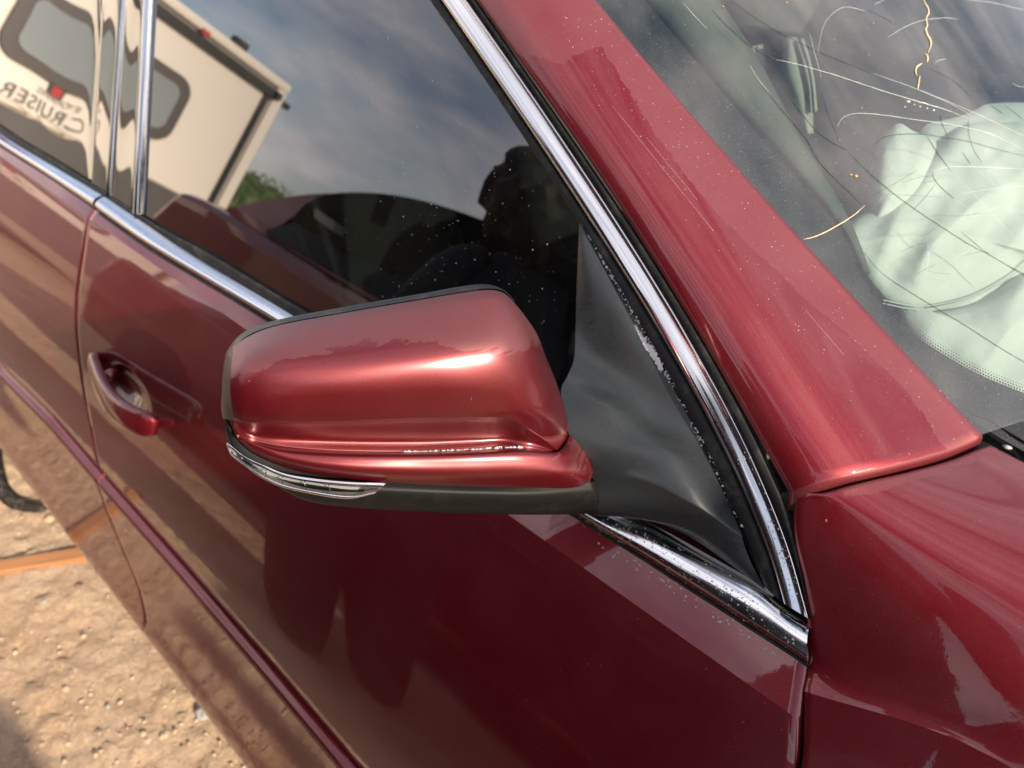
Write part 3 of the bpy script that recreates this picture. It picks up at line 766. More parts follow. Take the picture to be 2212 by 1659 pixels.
# --- fender: rear edge to the front, split at the shoulder crease
def ap(px, py, o=.002): return hit(px, py, fG(o))
K = [.25, .40, .55, .68, .78, .86, .90]
rear = [Vector((lin(FSx, z)-.002, Sy(z), z)) for z in K] + [hit(1739, 1494, fS())]
def sec(x, off, zc_, yc_): return [Vector((x, Sy(z)+off*(z-.2)/.7, z)) for z in K]+[Vector((x, yc_, zc_))]
low = [rear, sec(-.03, -.002, .968, -.006), sec(-.12, -.005, .970, -.010), sec(-.35, -.012, .962, -.018), sec(-.9, -.02, .940, -.035)]
pe = PillarEnd
Rr = [rear[-1], hit(1749, 1437, fS()), ap(1750, 1345, .004), ap(1740, 1255, .005), ap(1720, 1160, .006), pe[3]-Vector((.004, 0, .004))]
for k in (6, 11, 17, 24, 30): Rr.append(pe[k]+Vector((-.007, 0, -.006)))
TOPY = [(-.006,.968),(-.017,.987),(-.027,1.004),(-.037,1.021),(-.047,1.037),(-.060,1.049),(-.076,1.057),(-.096,1.062),(-.118,1.065),(-.145,1.067),(-.172,1.068)]
def top(x, drop, dy): return [Vector((x, a+dy, b-drop)) for a, b in TOPY]
T1 = [Vector((Rr[k].x*.35-.02, Rr[k].y*.45+TOPY[k][0]*.55, Rr[k].z*.45+TOPY[k][1]*.55)) for k in range(11)]
T1[0] = low[1][-1].lerp(low[1][-1], 0)
low2 = [Rr, T1, top(-.12, -.002, -.004), top(-.35, .006, -.012), top(-.9, .028, -.029)]
fl = net(low, 60, 60); GU = net(low2, 70, 90)
for _ in range(60):
    N_ = [list(r) for r in GU]
    for i in range(1, len(GU)-1):
        for j in range(1, len(GU[0])-1): N_[i][j] = GU[i][j]*.4+(GU[i-1][j]+GU[i+1][j]+GU[i][j-1]+GU[i][j+1])*.15
    GU = N_
lip = [[p+Vector((.0015, -.003, 0)) for p in fl[0]], [p+Vector((.0005, -.015, 0)) for p in fl[0]]]
fender = P_(grid('front_fender', lip[::-1]+fl, M['paint']))
lipu = [[p+Vector((.001, -.0005, -.003)) for p in GU[0]], [p+Vector((0, -.003, -.016)) for p in GU[0]]]
G2 = [r+[r[-1]+Vector((0, -.002, -.002)), r[-1]+Vector((0, -.003, -.012))] for r in lipu[::-1]+GU]
P_(grid('fender_top', G2, M['paint_fender'], fv=lambda u, v: min(.5+(.07-u)*4, .5+(v-.62)*2)))
G_ = [[Vector((x, y, 1.068+.05*(1-((y+.78)/.6)**2)-d_)) for y in (-.185, -.3, -.45, -.6, -.78, -.96, -1.1, -1.25, -1.375)] for x, d_ in ((-.06, 0), (-.12, -.002), (-.35, .006), (-.9, .03))]
P_(grid('bonnet', G_, M['paint']))
# dark channel under the gap at the pillar's foot and the cowl beside it
vs = []; fs = []
G_ = [[p+Vector((-.02*k/3-.0, 0, -.012-.004*k)) for p in pe[2:-2]] for k in range(-1, 3)]
P_(grid('gap_seal', G_, M['gap']))
cw = [(2100, 905), (2125, 912), (2160, 935), (2212, 985), (2330, 1090)]
cA = [hit(x, y, fW(-.002)) for x, y in ((2098, 893), (2135, 905), (2175, 930), (2225, 960), (2330, 1010))]
cB = [hit(x, y, lambda p: p.z-1.045) for x, y in ((2130, 955), (2150, 965), (2180, 985), (2240, 1030), (2350, 1100))]
P_(grid('cowl_panel', [cA, [a.lerp(b, .5)-Vector((0, 0, .01)) for a, b in zip(cA, cB)], cB], M['gloss']))
vs = []; fs = []; rock(vs, fs, hit(2176, 965, lambda p: p.z-1.06), .0045, .6); P_(mesh('paper_scrap', vs, fs, M['drop']))

# --- mirror: sail panel / arm, lower shell, cap, repeater lamp
def xb(y, z, o): return .246+(y-.03)*.62+(z-1.03)*.10+o
def fM(o): return lambda p: p.x - xb(p.y, p.z, o)
def ctrl(rows): return [[hit(x, y, fM(o)) for x, y, o in r] for r in rows]
# rows from the top edge down; each (px, py, depth behind the mirror's face)
CAP = [
 [(502,748,.070),(535,727,.070),(600,703,.070),(737,677,.070),(904,648,.070),(1000,632,.070),(1055,626,.070),(1086,632,.074),(1106,648,.080)],
 [(500,768,.048),(535,742,.050),(600,718,.052),(737,694,.052),(904,668,.052),(1005,652,.052),(1070,645,.054),(1108,655,.062),(1132,680,.078)],
 [(498,792,.030),(535,765,.030),(600,745,.030),(737,728,.030),(904,708,.030),(1010,697,.031),(1088,690,.034),(1132,698,.046),(1160,722,.074)],
 [(497,815,.020),(530,793,.016),(600,778,.014),(737,765,.013),(904,750,.013),(1015,743,.014),(1100,742,.018),(1152,750,.034),(1180,772,.068)],
 [(497,838,.016),(530,825,.009),(600,812,.005),(737,802,.003),(904,790,.003),(1020,785,.005),(1108,790,.010),(1164,800,.028),(1199,818,.062)],
 [(498,862,.016),(530,860,.007),(600,852,.001),(737,845,-.002),(904,838,-.002),(1025,835,.000),(1118,842,.007),(1178,850,.026),(1214,864,.056)],
 [(501,885,.018),(530,893,.009),(600,892,.001),(737,888,-.001),(904,880,-.001),(1030,880,.001),(1128,890,.007),(1192,905,.024),(1226,908,.052)],
 [(504,902,.020),(532,912,.012),(600,911,.004),(737,909,.002),(904,903,.001),(1032,901,.003),(1110,906,.009),(1172,945,.022),(1234,936,.046)]]
CAPB = [
 [(504,902,.020),(532,912,.012),(600,911,.004),(737,909,.002),(904,903,.001),(1032,901,.003),(1100,905,.008),(1160,935,.015),(1204,972,.022)],
 [(506,908,.022),(533,918,.016),(600,918,.012),(737,917,.012),(904,912,.012),(1032,911,.012),(1095,916,.014),(1150,944,.018),(1202,974,.0225)],
 [(510,922,.024),(538,935,.021),(600,943,.018),(737,950,.018),(904,951,.018),(1032,947,.018),(1090,946,.018),(1146,956,.020),(1202,977,.023)],
 [(514,936,.025),(545,952,.022),(608,966,.018),(737,974,.015),(904,976,.014),(1032,970,.014),(1095,965,.015),(1150,969,.017),(1204,980,.020)]]
CAPC = [
 [(514,936,.025),(545,952,.022),(608,966,.018),(737,974,.015),(904,976,.014),(1032,970,.014),(1120,964,.015),(1204,976,.018),(1238,930,.046)],
 [(515,939,.023),(548,957,.018),(612,972,.010),(737,981,.004),(904,983,.002),(1032,980,.001),(1130,976,.003),(1212,978,.012),(1248,948,.040)],
 [(517,943,.022),(552,966,.016),(618,985,.007),(737,998,.000),(904,1004,-.002),(1032,1003,-.003),(1140,1000,-.001),(1222,996,.008),(1262,968,.034)],
 [(519,948,.022),(556,974,.016),(626,997,.006),(745,1014,-.002),(904,1022,-.004),(1034,1024,-.005),(1150,1023,-.003),(1232,1018,.004),(1274,992,.026)],
 [(522,953,.023),(560,982,.017),(640,1008,.008),(755,1026,.001),(904,1036,-.001),(1036,1039,-.001),(1158,1040,.001),(1244,1036,.005),(1281,1018,.018)],
 [(526,962,.026),(568,991,.020),(654,1020,.012),(770,1036,.006),(904,1047,.005),(1037,1052,.005),(1160,1054,.006),(1240,1053,.008),(1275,1040,.014)]]
side_mirror = None
def bump_rows(T, row, cols, d): T[row] = [(x, y, o+(d if i in cols else 0)) for i, (x, y, o) in enumerate(T[row])]
for r_, d_ in ((1, .005), (2, .009), (3, .005)): bump_rows(CAPB, r_, (1, 2, 3, 4, 5, 6), d_)
bump_rows(CAPC, 0, (1, 2, 3, 4, 5, 6), .005); bump_rows(CAPC, 1, (2, 3, 4, 5, 6), .002)
M['mirror_low'] = M['plastic_dark']
LOW = [
 [(486,905,.045),(515,955,.034),(568,990,.026),(654,1019,.018),(770,1035,.012),(904,1046,.009),(1037,1051,.009),(1160,1053,.010),(1285,1040,.018)],
 [(486,925,.045),(510,975,.032),(565,1012,.022),(650,1042,.012),(770,1057,.006),(904,1064,.004),(1037,1068,.004),(1160,1070,.006),(1290,1062,.014)],
 [(492,950,.048),(518,992,.036),(572,1030,.024),(655,1064,.014),(770,1080,.008),(904,1086,.006),(1037,1090,.006),(1160,1092,.008),(1295,1085,.016)],
 [(505,970,.060),(535,1008,.048),(590,1045,.036),(665,1083,.026),(770,1097,.020),(904,1105,.018),(1037,1110,.018),(1160,1112,.018),(1295,1110,.024)],
 [(520,960,.080),(555,1000,.075),(610,1040,.070),(680,1070,.062),(780,1080,.060),(904,1085,.060),(1037,1090,.060),(1160,1090,.056),(1295,1095,.050)]]
G_ = net(ctrl(LOW), 36, 80)
side_mirror = solid(grid('side_mirror', G_, M['plastic_dark']), .002); P_(side_mirror)
side_mirror['label'] = 'door mirror with a red cap on a black arm'
def SM(o): o.parent = side_mirror; return o
g1 = net(ctrl(CAP), 60, 90); g2 = net(ctrl(CAPB), 18, 90); g3 = net(ctrl(CAPC), 36, 90)
c1 = grid('mirror_cap', g1+g2[1:], M['paint_mirror'], fv=lambda u, v: .5+(.36-u)*1.5+.10*math.sin(v*11)-.35*max(0, .25-abs(u-.5))); SM(c1); solid(c1, .0022)
c2 = grid('cap_skirt', g3, M['paint_mirror'], fv=lambda u, v: .35+.3*(v-.5)); SM(c2); solid(c2, .0022)
# black rim behind the cap and the housing back
RIM = [
 [(506,908,.022),(503,880,.018),(501,850,.018),(501,815,.022),(502,785,.034),(506,760,.056),(530,728,.070),(600,701,.072),(737,675,.072),(904,646,.072),(1000,630,.072),(1056,623,.072),(1090,630,.078),(1112,652,.086)],
 [(484,905,.040),(480,880,.040),(481,845,.044),(483,808,.050),(487,776,.060),(495,752,.074),(528,718,.082),(600,692,.084),(737,666,.084),(904,637,.084),(1000,620,.084),(1052,616,.086),(1088,627,.090),(1112,650,.096)],
 [(486,905,.055),(483,880,.055),(484,845,.058),(486,808,.062),(490,778,.070),(498,756,.084),(532,722,.096),(602,697,.100),(738,671,.100),(904,643,.100),(1000,626,.100),(1050,622,.100),(1084,633,.104),(1108,656,.108)],
 [(520,905,.060),(518,880,.060),(518,850,.064),(520,815,.066),(524,785,.074),(535,770,.086),(560,760,.098),(620,750,.102),(740,735,.102),(904,710,.102),(1000,695,.102),(1040,690,.102),(1070,700,.104),(1090,715,.106)]]
SM(grid('mirror_rim', net(ctrl(RIM), 16, 110), M['rim']))
# mirror glass behind, facing rearwards
MG = [[(540,770,.092),(740,735,.098),(904,712,.098),(1060,700,.10)], [(520,900,.062),(740,900,.06),(904,900,.06),(1180,880,.06)], [(560,1000,.07),(740,1060,.06),(904,1075,.06),(1220,1060,.05)]]
SM(grid('mirror_glass', net(ctrl(MG), 8, 12), M['chrome']))
# repeater lamp: bright frame + clear lens with ribs
LT = [(490,955),(500,962),(530,985),(570,1003),(617,1022),(684,1033),(760,1040),(835,1043)]
LB = [(489,962),(500,985),(530,1008),(560,1030),(610,1053),(684,1070),(755,1079),(808,1068)]
def lz(i, n=8): return [.036,.031,.024,.016,.010,.005,.001,.000][i]
lrow = []
for v, o in ((0, .001), (.03, -.001), (.10, -.0030), (.20, -.0030), (.24, -.0012)):
    lrow.append([hit(LT[i][0]*(1-v)+LB[i][0]*v, LT[i][1]*(1-v)+LB[i][1]*v, fM(lz(i)+o)) for i in range(8)])
def lampstrip(name, vv, m, i0=0, i1=7, n=60):
    G = []
    for v, o in vv:
        r = [hit(LT[i][0]*(1-v)+LB[i][0]*v, LT[i][1]*(1-v)+LB[i][1]*v, fM(lz(i)+o)) for i in range(8)]
        G.append([cr1(r, i0+(i1-i0)*k/(n-1)) for k in range(n)])
    return SM(grid(name, G, m))
lampstrip('lamp_frame', [(0, .003), (0, -.001), (.06, -.0028), (.2, -.0032), (.27, -.003), (.29, .001)], M['chrome'])
lampstrip('lamp_frame', [(.80, .001), (.82, -.0030), (.90, -.0032), (.98, -.0015), (1.0, .003)], M['chrome'])
lampstrip('lamp_frame', [(0, .002), (.02, -.0025), (.3, -.0034), (.7, -.0034), (.98, -.002), (1, .003)], M['chrome'], 6.45, 7, 10)
lampstrip('lamp_frame', [(.0, .004), (.05, .001), (.3, -.001), (.7, -.001), (.98, .001), (1, .004)], M['chrome'], 0, .5, 8)
lampstrip('lamp_reflector', [(.27, .003), (.5, .006), (.82, .003)], M['silver'])
lampstrip('lamp_lens', [(.27, -.0022), (.4, -.0034), (.6, -.0036), (.82, -.0024)], M['lens'])
for k in range(7):
    u = 1.0+k*.72; G = []
    vs = []; fs = []; P = []
    for v, o in ((.28, -.001), (.42, -.0022), (.6, -.0024), (.80, -.0010)):
        r = [hit(LT[i][0]*(1-v)+LB[i][0]*v, LT[i][1]*(1-v)+LB[i][1]*v, fM(lz(i)+o)) for i in range(8)]
        P.append(cr1(r, u+.12*v))
    tube(vs, fs, P, .00045, 5); SM(mesh('lens_rib', vs, fs, M['pchrome']))
# --- sail panel and arm
SAIL = [
 [(1251,482,.006),(1254,484,.006),(1257,487,.006),(1261,492,.004)],
 [(1248,560,.006),(1262,556,.010),(1285,552,.008),(1303,562,.003)],
 [(1245,640,.007),(1278,638,.012),(1320,636,.010),(1346,640,.003)],
 [(1243,720,.010),(1290,716,.012),(1350,715,.010),(1388,716,.003)],
 [(1240,775,.022),(1300,782,.014),(1378,795,.009),(1432,796,.003)],
 [(1226,812,.040),(1310,838,.026),(1400,858,.010),(1466,860,.003)],
 [(1212,845,.062),(1310,880,.044),(1410,912,.018),(1500,925,.003)],
 [(1222,915,.082),(1322,935,.062),(1428,957,.034),(1522,972,.004)],
 [(1238,960,.096),(1340,970,.074),(1450,985,.044),(1545,1022,.005)],
 [(1262,1008,.104),(1365,1012,.080),(1480,1040,.050),(1572,1085,.007)],
 [(1282,1036,.108),(1385,1036,.088),(1500,1085,.054),(1600,1150,.010)],
 [(1284,1044,.106),(1388,1046,.084),(1502,1098,.048),(1606,1172,.009)],
 [(1284,1075,.100),(1380,1080,.076),(1490,1118,.038),(1620,1210,.006)],
 [(1284,1112,.094),(1390,1120,.062),(1500,1152,.026),(1640,1250,.003)],
 [(1284,1105,.07),(1390,1122,.045),(1490,1160,.012),(1655,1276,.001)]]
SO1 = {7: .050, 8: .052, 9: .050, 10: .050, 11: .048, 12: .040, 13: .030, 14: .016}
SO2 = {7: .032, 8: .036, 9: .038, 10: .038, 11: .036, 12: .028, 13: .018, 14: .008}
SO0 = {7: .050, 8: .036, 9: .030, 10: .0215, 11: .021, 12: .018, 13: .026, 14: .052}
base = [[hit(x, y, fG(o)) for x, y, o in r] for r in SAIL]
for k_ in SO1:
    x, y, _ = SAIL[k_][0]; base[k_][0] = hit(x, y, fM(SO0[k_])); x, y, _ = SAIL[k_][1]; base[k_][1] = hit(x, y, fG(SO1[k_]))
    x, y, _ = SAIL[k_][2]; base[k_][2] = hit(x, y, fG(SO2[k_]))
base[6][0] = hit(1212, 845, fG(.052))
sg = net(base, 110, 40)
sail = grid('mirror_base', sg, M['plastic']); SM(sail)
# raised border of the sail panel, next to the rubber
strip('mirror_base_edge', [(1262,494),(1303,564),(1346,642),(1390,718),(1434,798),(1502,928),(1548,1024),(1602,1152),(1655,1272)], [(1268,494),(1316,564),(1362,642),(1408,718),(1452,798),(1516,924),(1566,1020),(1616,1150),(1662,1274)],
      [(0, .001), (.1, .0035), (.5, .004), (.9, .003), (1, .0)], M['gloss'], fG, 60)
# --- droplets
def fsail(px, py):
    v = ray(px, py); best = None
    return None
vs = []; fs = []; random.seed(5)
def onrail(px, py): return hit(px, py, fB(.0105), .2, 1.5, 80)
RT = resample(V2(topF), 100); RB = resample(V2(botF), 100)
RNN = Vector((0, .72, .69))
def onr(u, v):
    f = u*109; i = min(int(f), 108); f -= i; h = .0105*rp(v)
    return RA[0][i].lerp(RA[0][i+1], f).lerp(RA[1][i].lerp(RA[1][i+1], f), v)+RNN*h
for k in range(420):
    u = random.uniform(.72, .985); v = min(.93, max(.05, random.gauss(.42, .24))); c = onr(u, v)
    n_ = (onr(u, v-.02)-onr(u, v+.02)).cross(onr(u+.02, v)-onr(u-.02, v)).normalized(); n_ = n_ if n_.y+n_.z > 0 else -n_
    r = .0003+.0009*random.random()**3; blob(vs, fs, c-n_*.0001, n_, r*.75, r*.4, 7, random.uniform(.8, 1.5))
for k in range(70):
    i = int(random.uniform(.72, .98)*99); x = RB[i].x-random.uniform(6, 40); y = RB[i].y+random.uniform(2, 18)
    c = hit(x, y, fS(), .2, 1.5, 80); r = .0003+.0007*random.random()**2; blob(vs, fs, c, Vector((0, .8, .6)), r, r*.5)
for k in range(90):
    t = random.uniform(.80, .99); a = resample(V2(CLt), 60)[int(t*59)]; b = resample(V2(CRt), 60)[int(t*59)] if k == -1 else cr1(V2(CRt), 2+12*t)
    a = cr1(V2(CLt), 2+12*t); f_ = random.uniform(.3, .95); x = a.x*(1-f_)+b.x*f_; y = a.y*(1-f_)+b.y*f_
    c = hit(x, y, fG(.0125), .2, 1.5, 80); r = .0003+.0005*random.random()**2; blob(vs, fs, c, nG(), r, r*.5)
EDG = V2([(1264,500),(1304,568),(1348,646),(1392,722),(1434,800),(1504,930),(1550,1026),(1600,1145)])
for k in range(380):
    t = random.random(); a = cr1(EDG, 7*t); wdt = 6+16*max(0, t-.45)*2
    a = cr1(EDG, 7*t); x = a.x+random.gauss(0, wdt*.45)+2-8*max(0, t-.5); y = a.y+random.uniform(-6, 6)
    c = hit(x, y, fG(.0042), .2, 1.5, 80); r = .00028+.0008*random.random()**3; blob(vs, fs, c+nG()*.0004, nG(), r, r*.6, 7, random.uniform(.8, 1.6))
for k in range(26):
    x = random.uniform(1222, 1240); y = 838-(1240-x)*.2-random.uniform(0, 70)*((x-1222)/18)
    c = hit(x+2, y, fG(.008), .2, 1.5, 80); blob(vs, fs, c, nG(), .0006, .0004)
ob = mesh('water_droplets', vs, fs, M['drop']); P_(ob); ob['kind'] = 'stuff'
# dried soapy streak along the sail panel
vs = []; fs = []
STK = V2([(1300,595),(1320,625),(1338,655),(1352,688),(1370,712),(1392,740),(1410,765),(1428,795)])
for k in range(300):
    t = random.random()**.9; a = cr1(STK, 7*t); s = 3+4.5*math.sin(math.pi*min(1, t*1.1))
    c = hit(a.x+random.uniform(-s, s)*.8, a.y+random.uniform(-4, 4), fG(.0052), .2, 1.5, 80)
    blob(vs, fs, c, nG(), random.uniform(.0006, .0017), .0004, 7, random.uniform(.8, 1.7))
ob = mesh('soap_residue', vs, fs, M['soap']); P_(ob); ob['kind'] = 'stuff'
# chips of lifted clear coat on the cap's lip
vs = []; fs = []
for x0, x1, yy in ((870, 925, 977), (930, 962, 976), (968, 1012, 974), (1018, 1064, 972), (1070, 1086, 969), (1092, 1130, 967)):
    n = int((x1-x0)/3)
    for k in range(n):
        x = x0+(x1-x0)*k/n; c = hit(x, yy+random.uniform(-1.2, 1.2), fM(.0175-.0017*max(0, (x-1000)/130)), .2, 1.5, 80)
        c = c+ray(x, yy)*(-.0005); blob(vs, fs, c, Vector((-.6, .3, .75)), random.uniform(.0005, .0011), .0004, 6, 1.5)
ob = mesh('coat_flakes', vs, fs, M['flake']); SM(ob); ob['kind'] = 'stuff'
# straw dirt packed under the arm
vs = []; fs = []
for k in range(240):
    t = random.random()*.7; x = 1255+180*t+random.gauss(0, 10); y = 1118+100*t*.8+random.gauss(0, 9)-10*t
    if y < 1116: continue
    c = (onr(.60+.22*t, min(.97, max(.3, random.gauss(.8, .15)))) if random.random() < .6 else hit(x, y+6, fS(), .2, 1.5, 80)); a = random.uniform(0, 6.3); d_ = Vector((math.cos(a), .2*math.sin(a), math.sin(a)))*random.uniform(.0008, .003)
    tube(vs, fs, [c-d_, c+Vector((0, .0006, .0003)), c+d_], .00014, 3, False)
ob = mesh('straw_dirt', vs, fs, M['straw']); P_(ob); ob['kind'] = 'stuff'

# fine specks of dust on the side glass and the paint, hair scratches on the pillar
vs = []; fs = []; random.seed(11)
for k in range(520):
    x = random.gauss(1030, 190); y = random.uniform(20, 760)
    if x > 930+(y+40)*.62-8 or x < 330 or y > 430+(x-300)*.62: continue
    c = hit(x, y, fG(-.0028), .2, 2.2, 80); blob(vs, fs, c, nG(), .00012+.00035*random.random()**3, .00015, 5, random.uniform(1, 2))
ob = mesh('dust', vs, fs, M['drop']); P_(ob); ob['kind'] = 'stuff'
vs = []; fs = []
for k in range(110):
    x = random.uniform(250, 1720); y = random.uniform(760, 1650)
    if y < 560+(x-330)*.64+60: continue
    c = hit(x, y, fS(.0003), .2, 2.2, 80); blob(vs, fs, c, Vector((0, .93, .36)), random.uniform(.0001, .00024), .0001, 5, random.uniform(1, 2))
ob = mesh('dust', vs, fs, M['soap']); ob.parent = front_door; ob['kind'] = 'stuff'
pil = [o for o in car.children if o.name.startswith('windscreen_pillar')][0]
gw = PGRID
vs = []; fs = []
for k in range(420):
    i = random.uniform(22, 79); j = random.triangular(10, 30, 27); a = gw[int(i)][int(j)]; b = gw[int(i)+1 if int(i) < 79 else 79][int(j)+1]
    c = a.lerp(b, random.random()); n_ = nW(c); blob(vs, fs, c, n_, .0001+.00022*random.random()**2, .0001, 5, random.uniform(1, 1.6))
ob = mesh('dust', vs, fs, M['soap']); ob.parent = pil; ob['kind'] = 'stuff'
for (i0, j0, i1, j1) in ((34, 15, 50, 16), (38, 17, 46, 17.4), (60, 21, 66, 21.3)):
    vs = []; fs = []; P = []
    for k in range(12):
        t = k/11; i = i0+(i1-i0)*t; j = j0+(j1-j0)*t; a = gw[int(i)][int(j)].lerp(gw[int(i)+1][int(j)], i-int(i)); b = gw[int(i)][int(j)+1].lerp(gw[int(i)+1][int(j)+1], i-int(i)); P.append(a.lerp(b, j-int(j)))
    tube(vs, fs, P, .00007, 4); ob = mesh('scratch', vs, fs, M['flake']); ob.parent = pil
# --- roof, bonnet far side, interior
roofz = 1.43
G_ = []
PT = A_[0]
for k in range(24):
    x = PT.x+.0+(2.9-PT.x)*k/23; r = []
    cx = .06*math.sin(math.pi*min(1, max(0, (x-.4)/2.6)))
    for j in range(25):
        s = j/24; y = -.235+(-1.56+.47)*s; z = 1.375+cx*.6+.05*(1-(2*s-1)**4)
        r.append(Vector((x+.10*(1-(2*s-1)**2)*(-1 if k == 0 else 0), y, z)))
    G_.append(r)
P_(grid('roof', G_, M['paint']))
# roof rail closing the side above the glass
G_ = [[Vector((x, Gy(x, z)+.004, z)) for z in (1.385, 1.40, 1.41)]+[Vector((x, -.23, 1.40))] for x in [PT.x+.03+(2.9-PT.x)*k/20 for k in range(21)]]
P_(grid('roof_rail', G_, M['paint']))
# far side of the body (mirror image, simple)
G_ = [[Vector((x, -1.56-Sy(z), z)) for x in (-.9, 0, 1, 2, 3.6)] for z in (.22, .3, .4, .5, .6, .7, .8, .9, .95)]
P_(grid('far_side', G_, M['paint']))
G_ = [[Vector((x+ .6*(0), -1.56-Gy(x, z), z)) for x in (.2, .9, 1.6, 2.4, 3.0)] for z in (.955, 1.15, 1.40)]
P_(grid('far_window', G_, M['side_glass']))
# rear end
G_ = [[Vector((3.6-.1*abs(s)**3, -.78+.95*s, z)) for s in (-1, -.6, 0, .6, 1)] for z in (.25, .6, .95)]
P_(grid('rear_bumper', G_, M['paint']))
G_ = [[Vector((x, -.78+.75*s, z)) for s in (-1, 0, 1)] for x, z in ((3.6, .96), (3.0, 1.0), (2.9, 1.42))]
P_(grid('boot_lid', G_, M['paint']))
# rear quarter panel
G_ = [[Vector((x, Sy(z), z)) for x in (2.26, 2.6, 3.0, 3.6)] for z in (.25, .4, .5, .6, .7, .8, .9, .955)]
P_(grid('rear_quarter', G_, M['paint']))
G_ = [[Vector((x, Gy(x, z), z)) for x in (2.3, 2.6, 3.0)] for z in (.955, 1.2, 1.40)]
P_(grid('rear_quarter', G_, M['paint']))
# bonnet front and floor
G_ = [[Vector((x, -.78+.80*s, .95-.1*(1 if x < -.8 else 0)*0-(z_))) for s in (-1, -.5, 0, .5, 1)] for x, z_ in ((-.9, .0), (-.98, .15), (-1.0, .6))]
P_(grid('front_bumper', G_, M['paint']))
vs = []; fs = []; box(vs, fs, (-.9, -1.70, .20), (3.5, .10, .24)); P_(mesh('floor_pan', vs, fs, M['gap'], smooth=False))
# wheels
def wheel(x, y, r=.33):
    vs = []; fs = []; seg = 36; prof = [(.20, 0), (.27, .0), (.31, .01), (.33, .03), (.33, .17), (.31, .19), (.2, .2)]
    for k in range(seg):
        a = 2*math.pi*k/seg
        for rr, yy in prof: vs.append(Vector((x+rr*math.cos(a), y-yy, r+rr*math.sin(a))))
    n = len(prof)
    for k in range(seg):
        for j in range(n-1):
            a = k*n+j; b = ((k+1) % seg)*n+j; fs.append((a, b, b+1, a+1))
    wh = P_(mesh('wheel', vs, fs, M['tyre']))
    vs = []; fs = []
    for k in range(5):
        a = k*2*math.pi/5; c, s = math.cos(a), math.sin(a)
        tube(vs, fs, [Vector((x, y-.02, r)), Vector((x+.21*c, y-.02, r+.21*s))], [.04, .025], 6)
    o = mesh('rim', vs, fs, M['alloy']); o.parent = wh
for x in (-.62, 2.95):
    wheel(x, .13); wheel(x, -1.50)
# dashboard, seats, pale trims, airbag
G_ = [[Vector((x, y, z)) for y in (-.12, -.3, -.6, -.9, -1.2, -1.42)] for x, z in ((-.16, 1.035), (.0, 1.03), (.15, 1.02), (.30, .99), (.40, .93), (.42, .80), (.40, .45))]
P_(grid('dashboard', G_, M['dash']))
G_ = [[Vector((x, -1.50, z)) for x in (-.1, 1, 2, 3)] for z in (.25, .6, .97)]
P_(grid('door_trim', G_, M['dash']))
G_ = [[Vector((2.3, y, z)) for y in (-.15, -.8, -1.45)] for z in (.3, .8, 1.35)]
P_(grid('rear_seat', G_, M['seat']))
def seat(x, y):
    vs = []; fs = []
    G_ = []
    for k in range(14):
        t = k/13; w_ = .25*(1-.25*t**3); c = Vector((x+.42+.20*t, y, .55+.62*t))
        r = []
        for j in range(16):
            a = 2*math.pi*j/16; r.append(c+Vector((.075*math.cos(a)*(1-.4*t), w_*math.copysign(abs(math.sin(a))**.5, math.sin(a)), 0)))
        G_.append(r+[r[0]])
    sb = P_(solid(grid('seat_back', G_, M['seat']), .01))
    vs = []; fs = []; box(vs, fs, (x-.08, y-.25, .42), (x+.45, y+.25, .58)); c = P_(bevel(mesh('seat_cushion', vs, fs, M['seat'], smooth=False), .05, 3))
    vs = []; fs = []; box(vs, fs, (x+.60, y-.13, 1.17), (x+.70, y+.13, 1.34)); h = bevel(mesh('headrest', vs, fs, M['seat'], smooth=False), .035, 3); h.parent = sb
seat(.70, -.42); seat(.70, -1.14)
def fD(h): return lambda p: p.z - h
# pale pieces seen through the screen (grab-handle and side curtain)
def pale(name, L_, Rr_, o, m):
    n = 16; A = resample(V2(L_), n); B = resample(V2(Rr_), n)
    G = [[hit(A[i].x*(1-v)+B[i].x*v, A[i].y*(1-v)+B[i].y*v, fW(o+.012*math.sin(math.pi*v))) for i in range(n)] for v in (0, .2, .4, .6, .8, 1)]
    return P_(solid(grid(name, G, m), .003))
pale('pillar_trim', [(1340,-60),(1392,0),(1520,152),(1650,305),(1760,432),(1825,512),(1850,575)], [(1500,-60),(1555,0),(1640,130),(1730,300),(1800,410),(1850,505),(1880,590)], -.02, M['ptrim'])
pale('seat_belt', [(1692,80),(1690,120),(1688,150),(1705,200),(1735,285)], [(1722,80),(1732,110),(1745,150),(1755,200),(1758,288)], -.09, M['trim'])
pale('seat_belt', [(1728,85),(1742,130),(1752,180),(1758,240)], [(1734,85),(1748,125),(1759,180),(1763,240)], -.08, M['trim'])
pale('pillar_trim', [(1600,105),(1598,140),(1598,205),(1600,290)], [(1648,95),(1652,140),(1648,205),(1650,290)], -.13, M['trim'])
# airbag: puffed, creased cloth lobes
def pillow(poly, c, o0, bulge, seed, par=None, name='airbag', fold=.010, nr=26, na=90):
    E_ = resample(V2(poly+[poly[0]]), na); vs = []; fs = []
    for i in range(nr+1):
        r = i/nr
        for j in range(na):
            x = c[0]+(E_[j].x-c[0])*r; y = c[1]+(E_[j].y-c[1])*r
            h = o0+bulge*(max(0, 1-r**2.6))**.6
            nn = noise.fractal(Vector((x*.008+seed, y*.008, seed)), 1.2, 2, 3)*fold*.45 + abs(noise.noise(Vector(((x+y*.6)*.010+seed, (y-x*.4)*.004, 2))))*fold*1.0
            p = hit(x, y, fW(h-nn*min(1, (1-r)*3+.15)), .25, 1.6, 50); vs.append(p)
    for i in range(nr):
        for j in range(na):
            a = i*na+j; b = i*na+(j+1) % na; fs.append((a, b, b+na, a+na))
    o = mesh(name, vs, fs, M['airbag']); o.parent = par or car
    if not par: o.matrix_parent_inverse = CINV
    return o
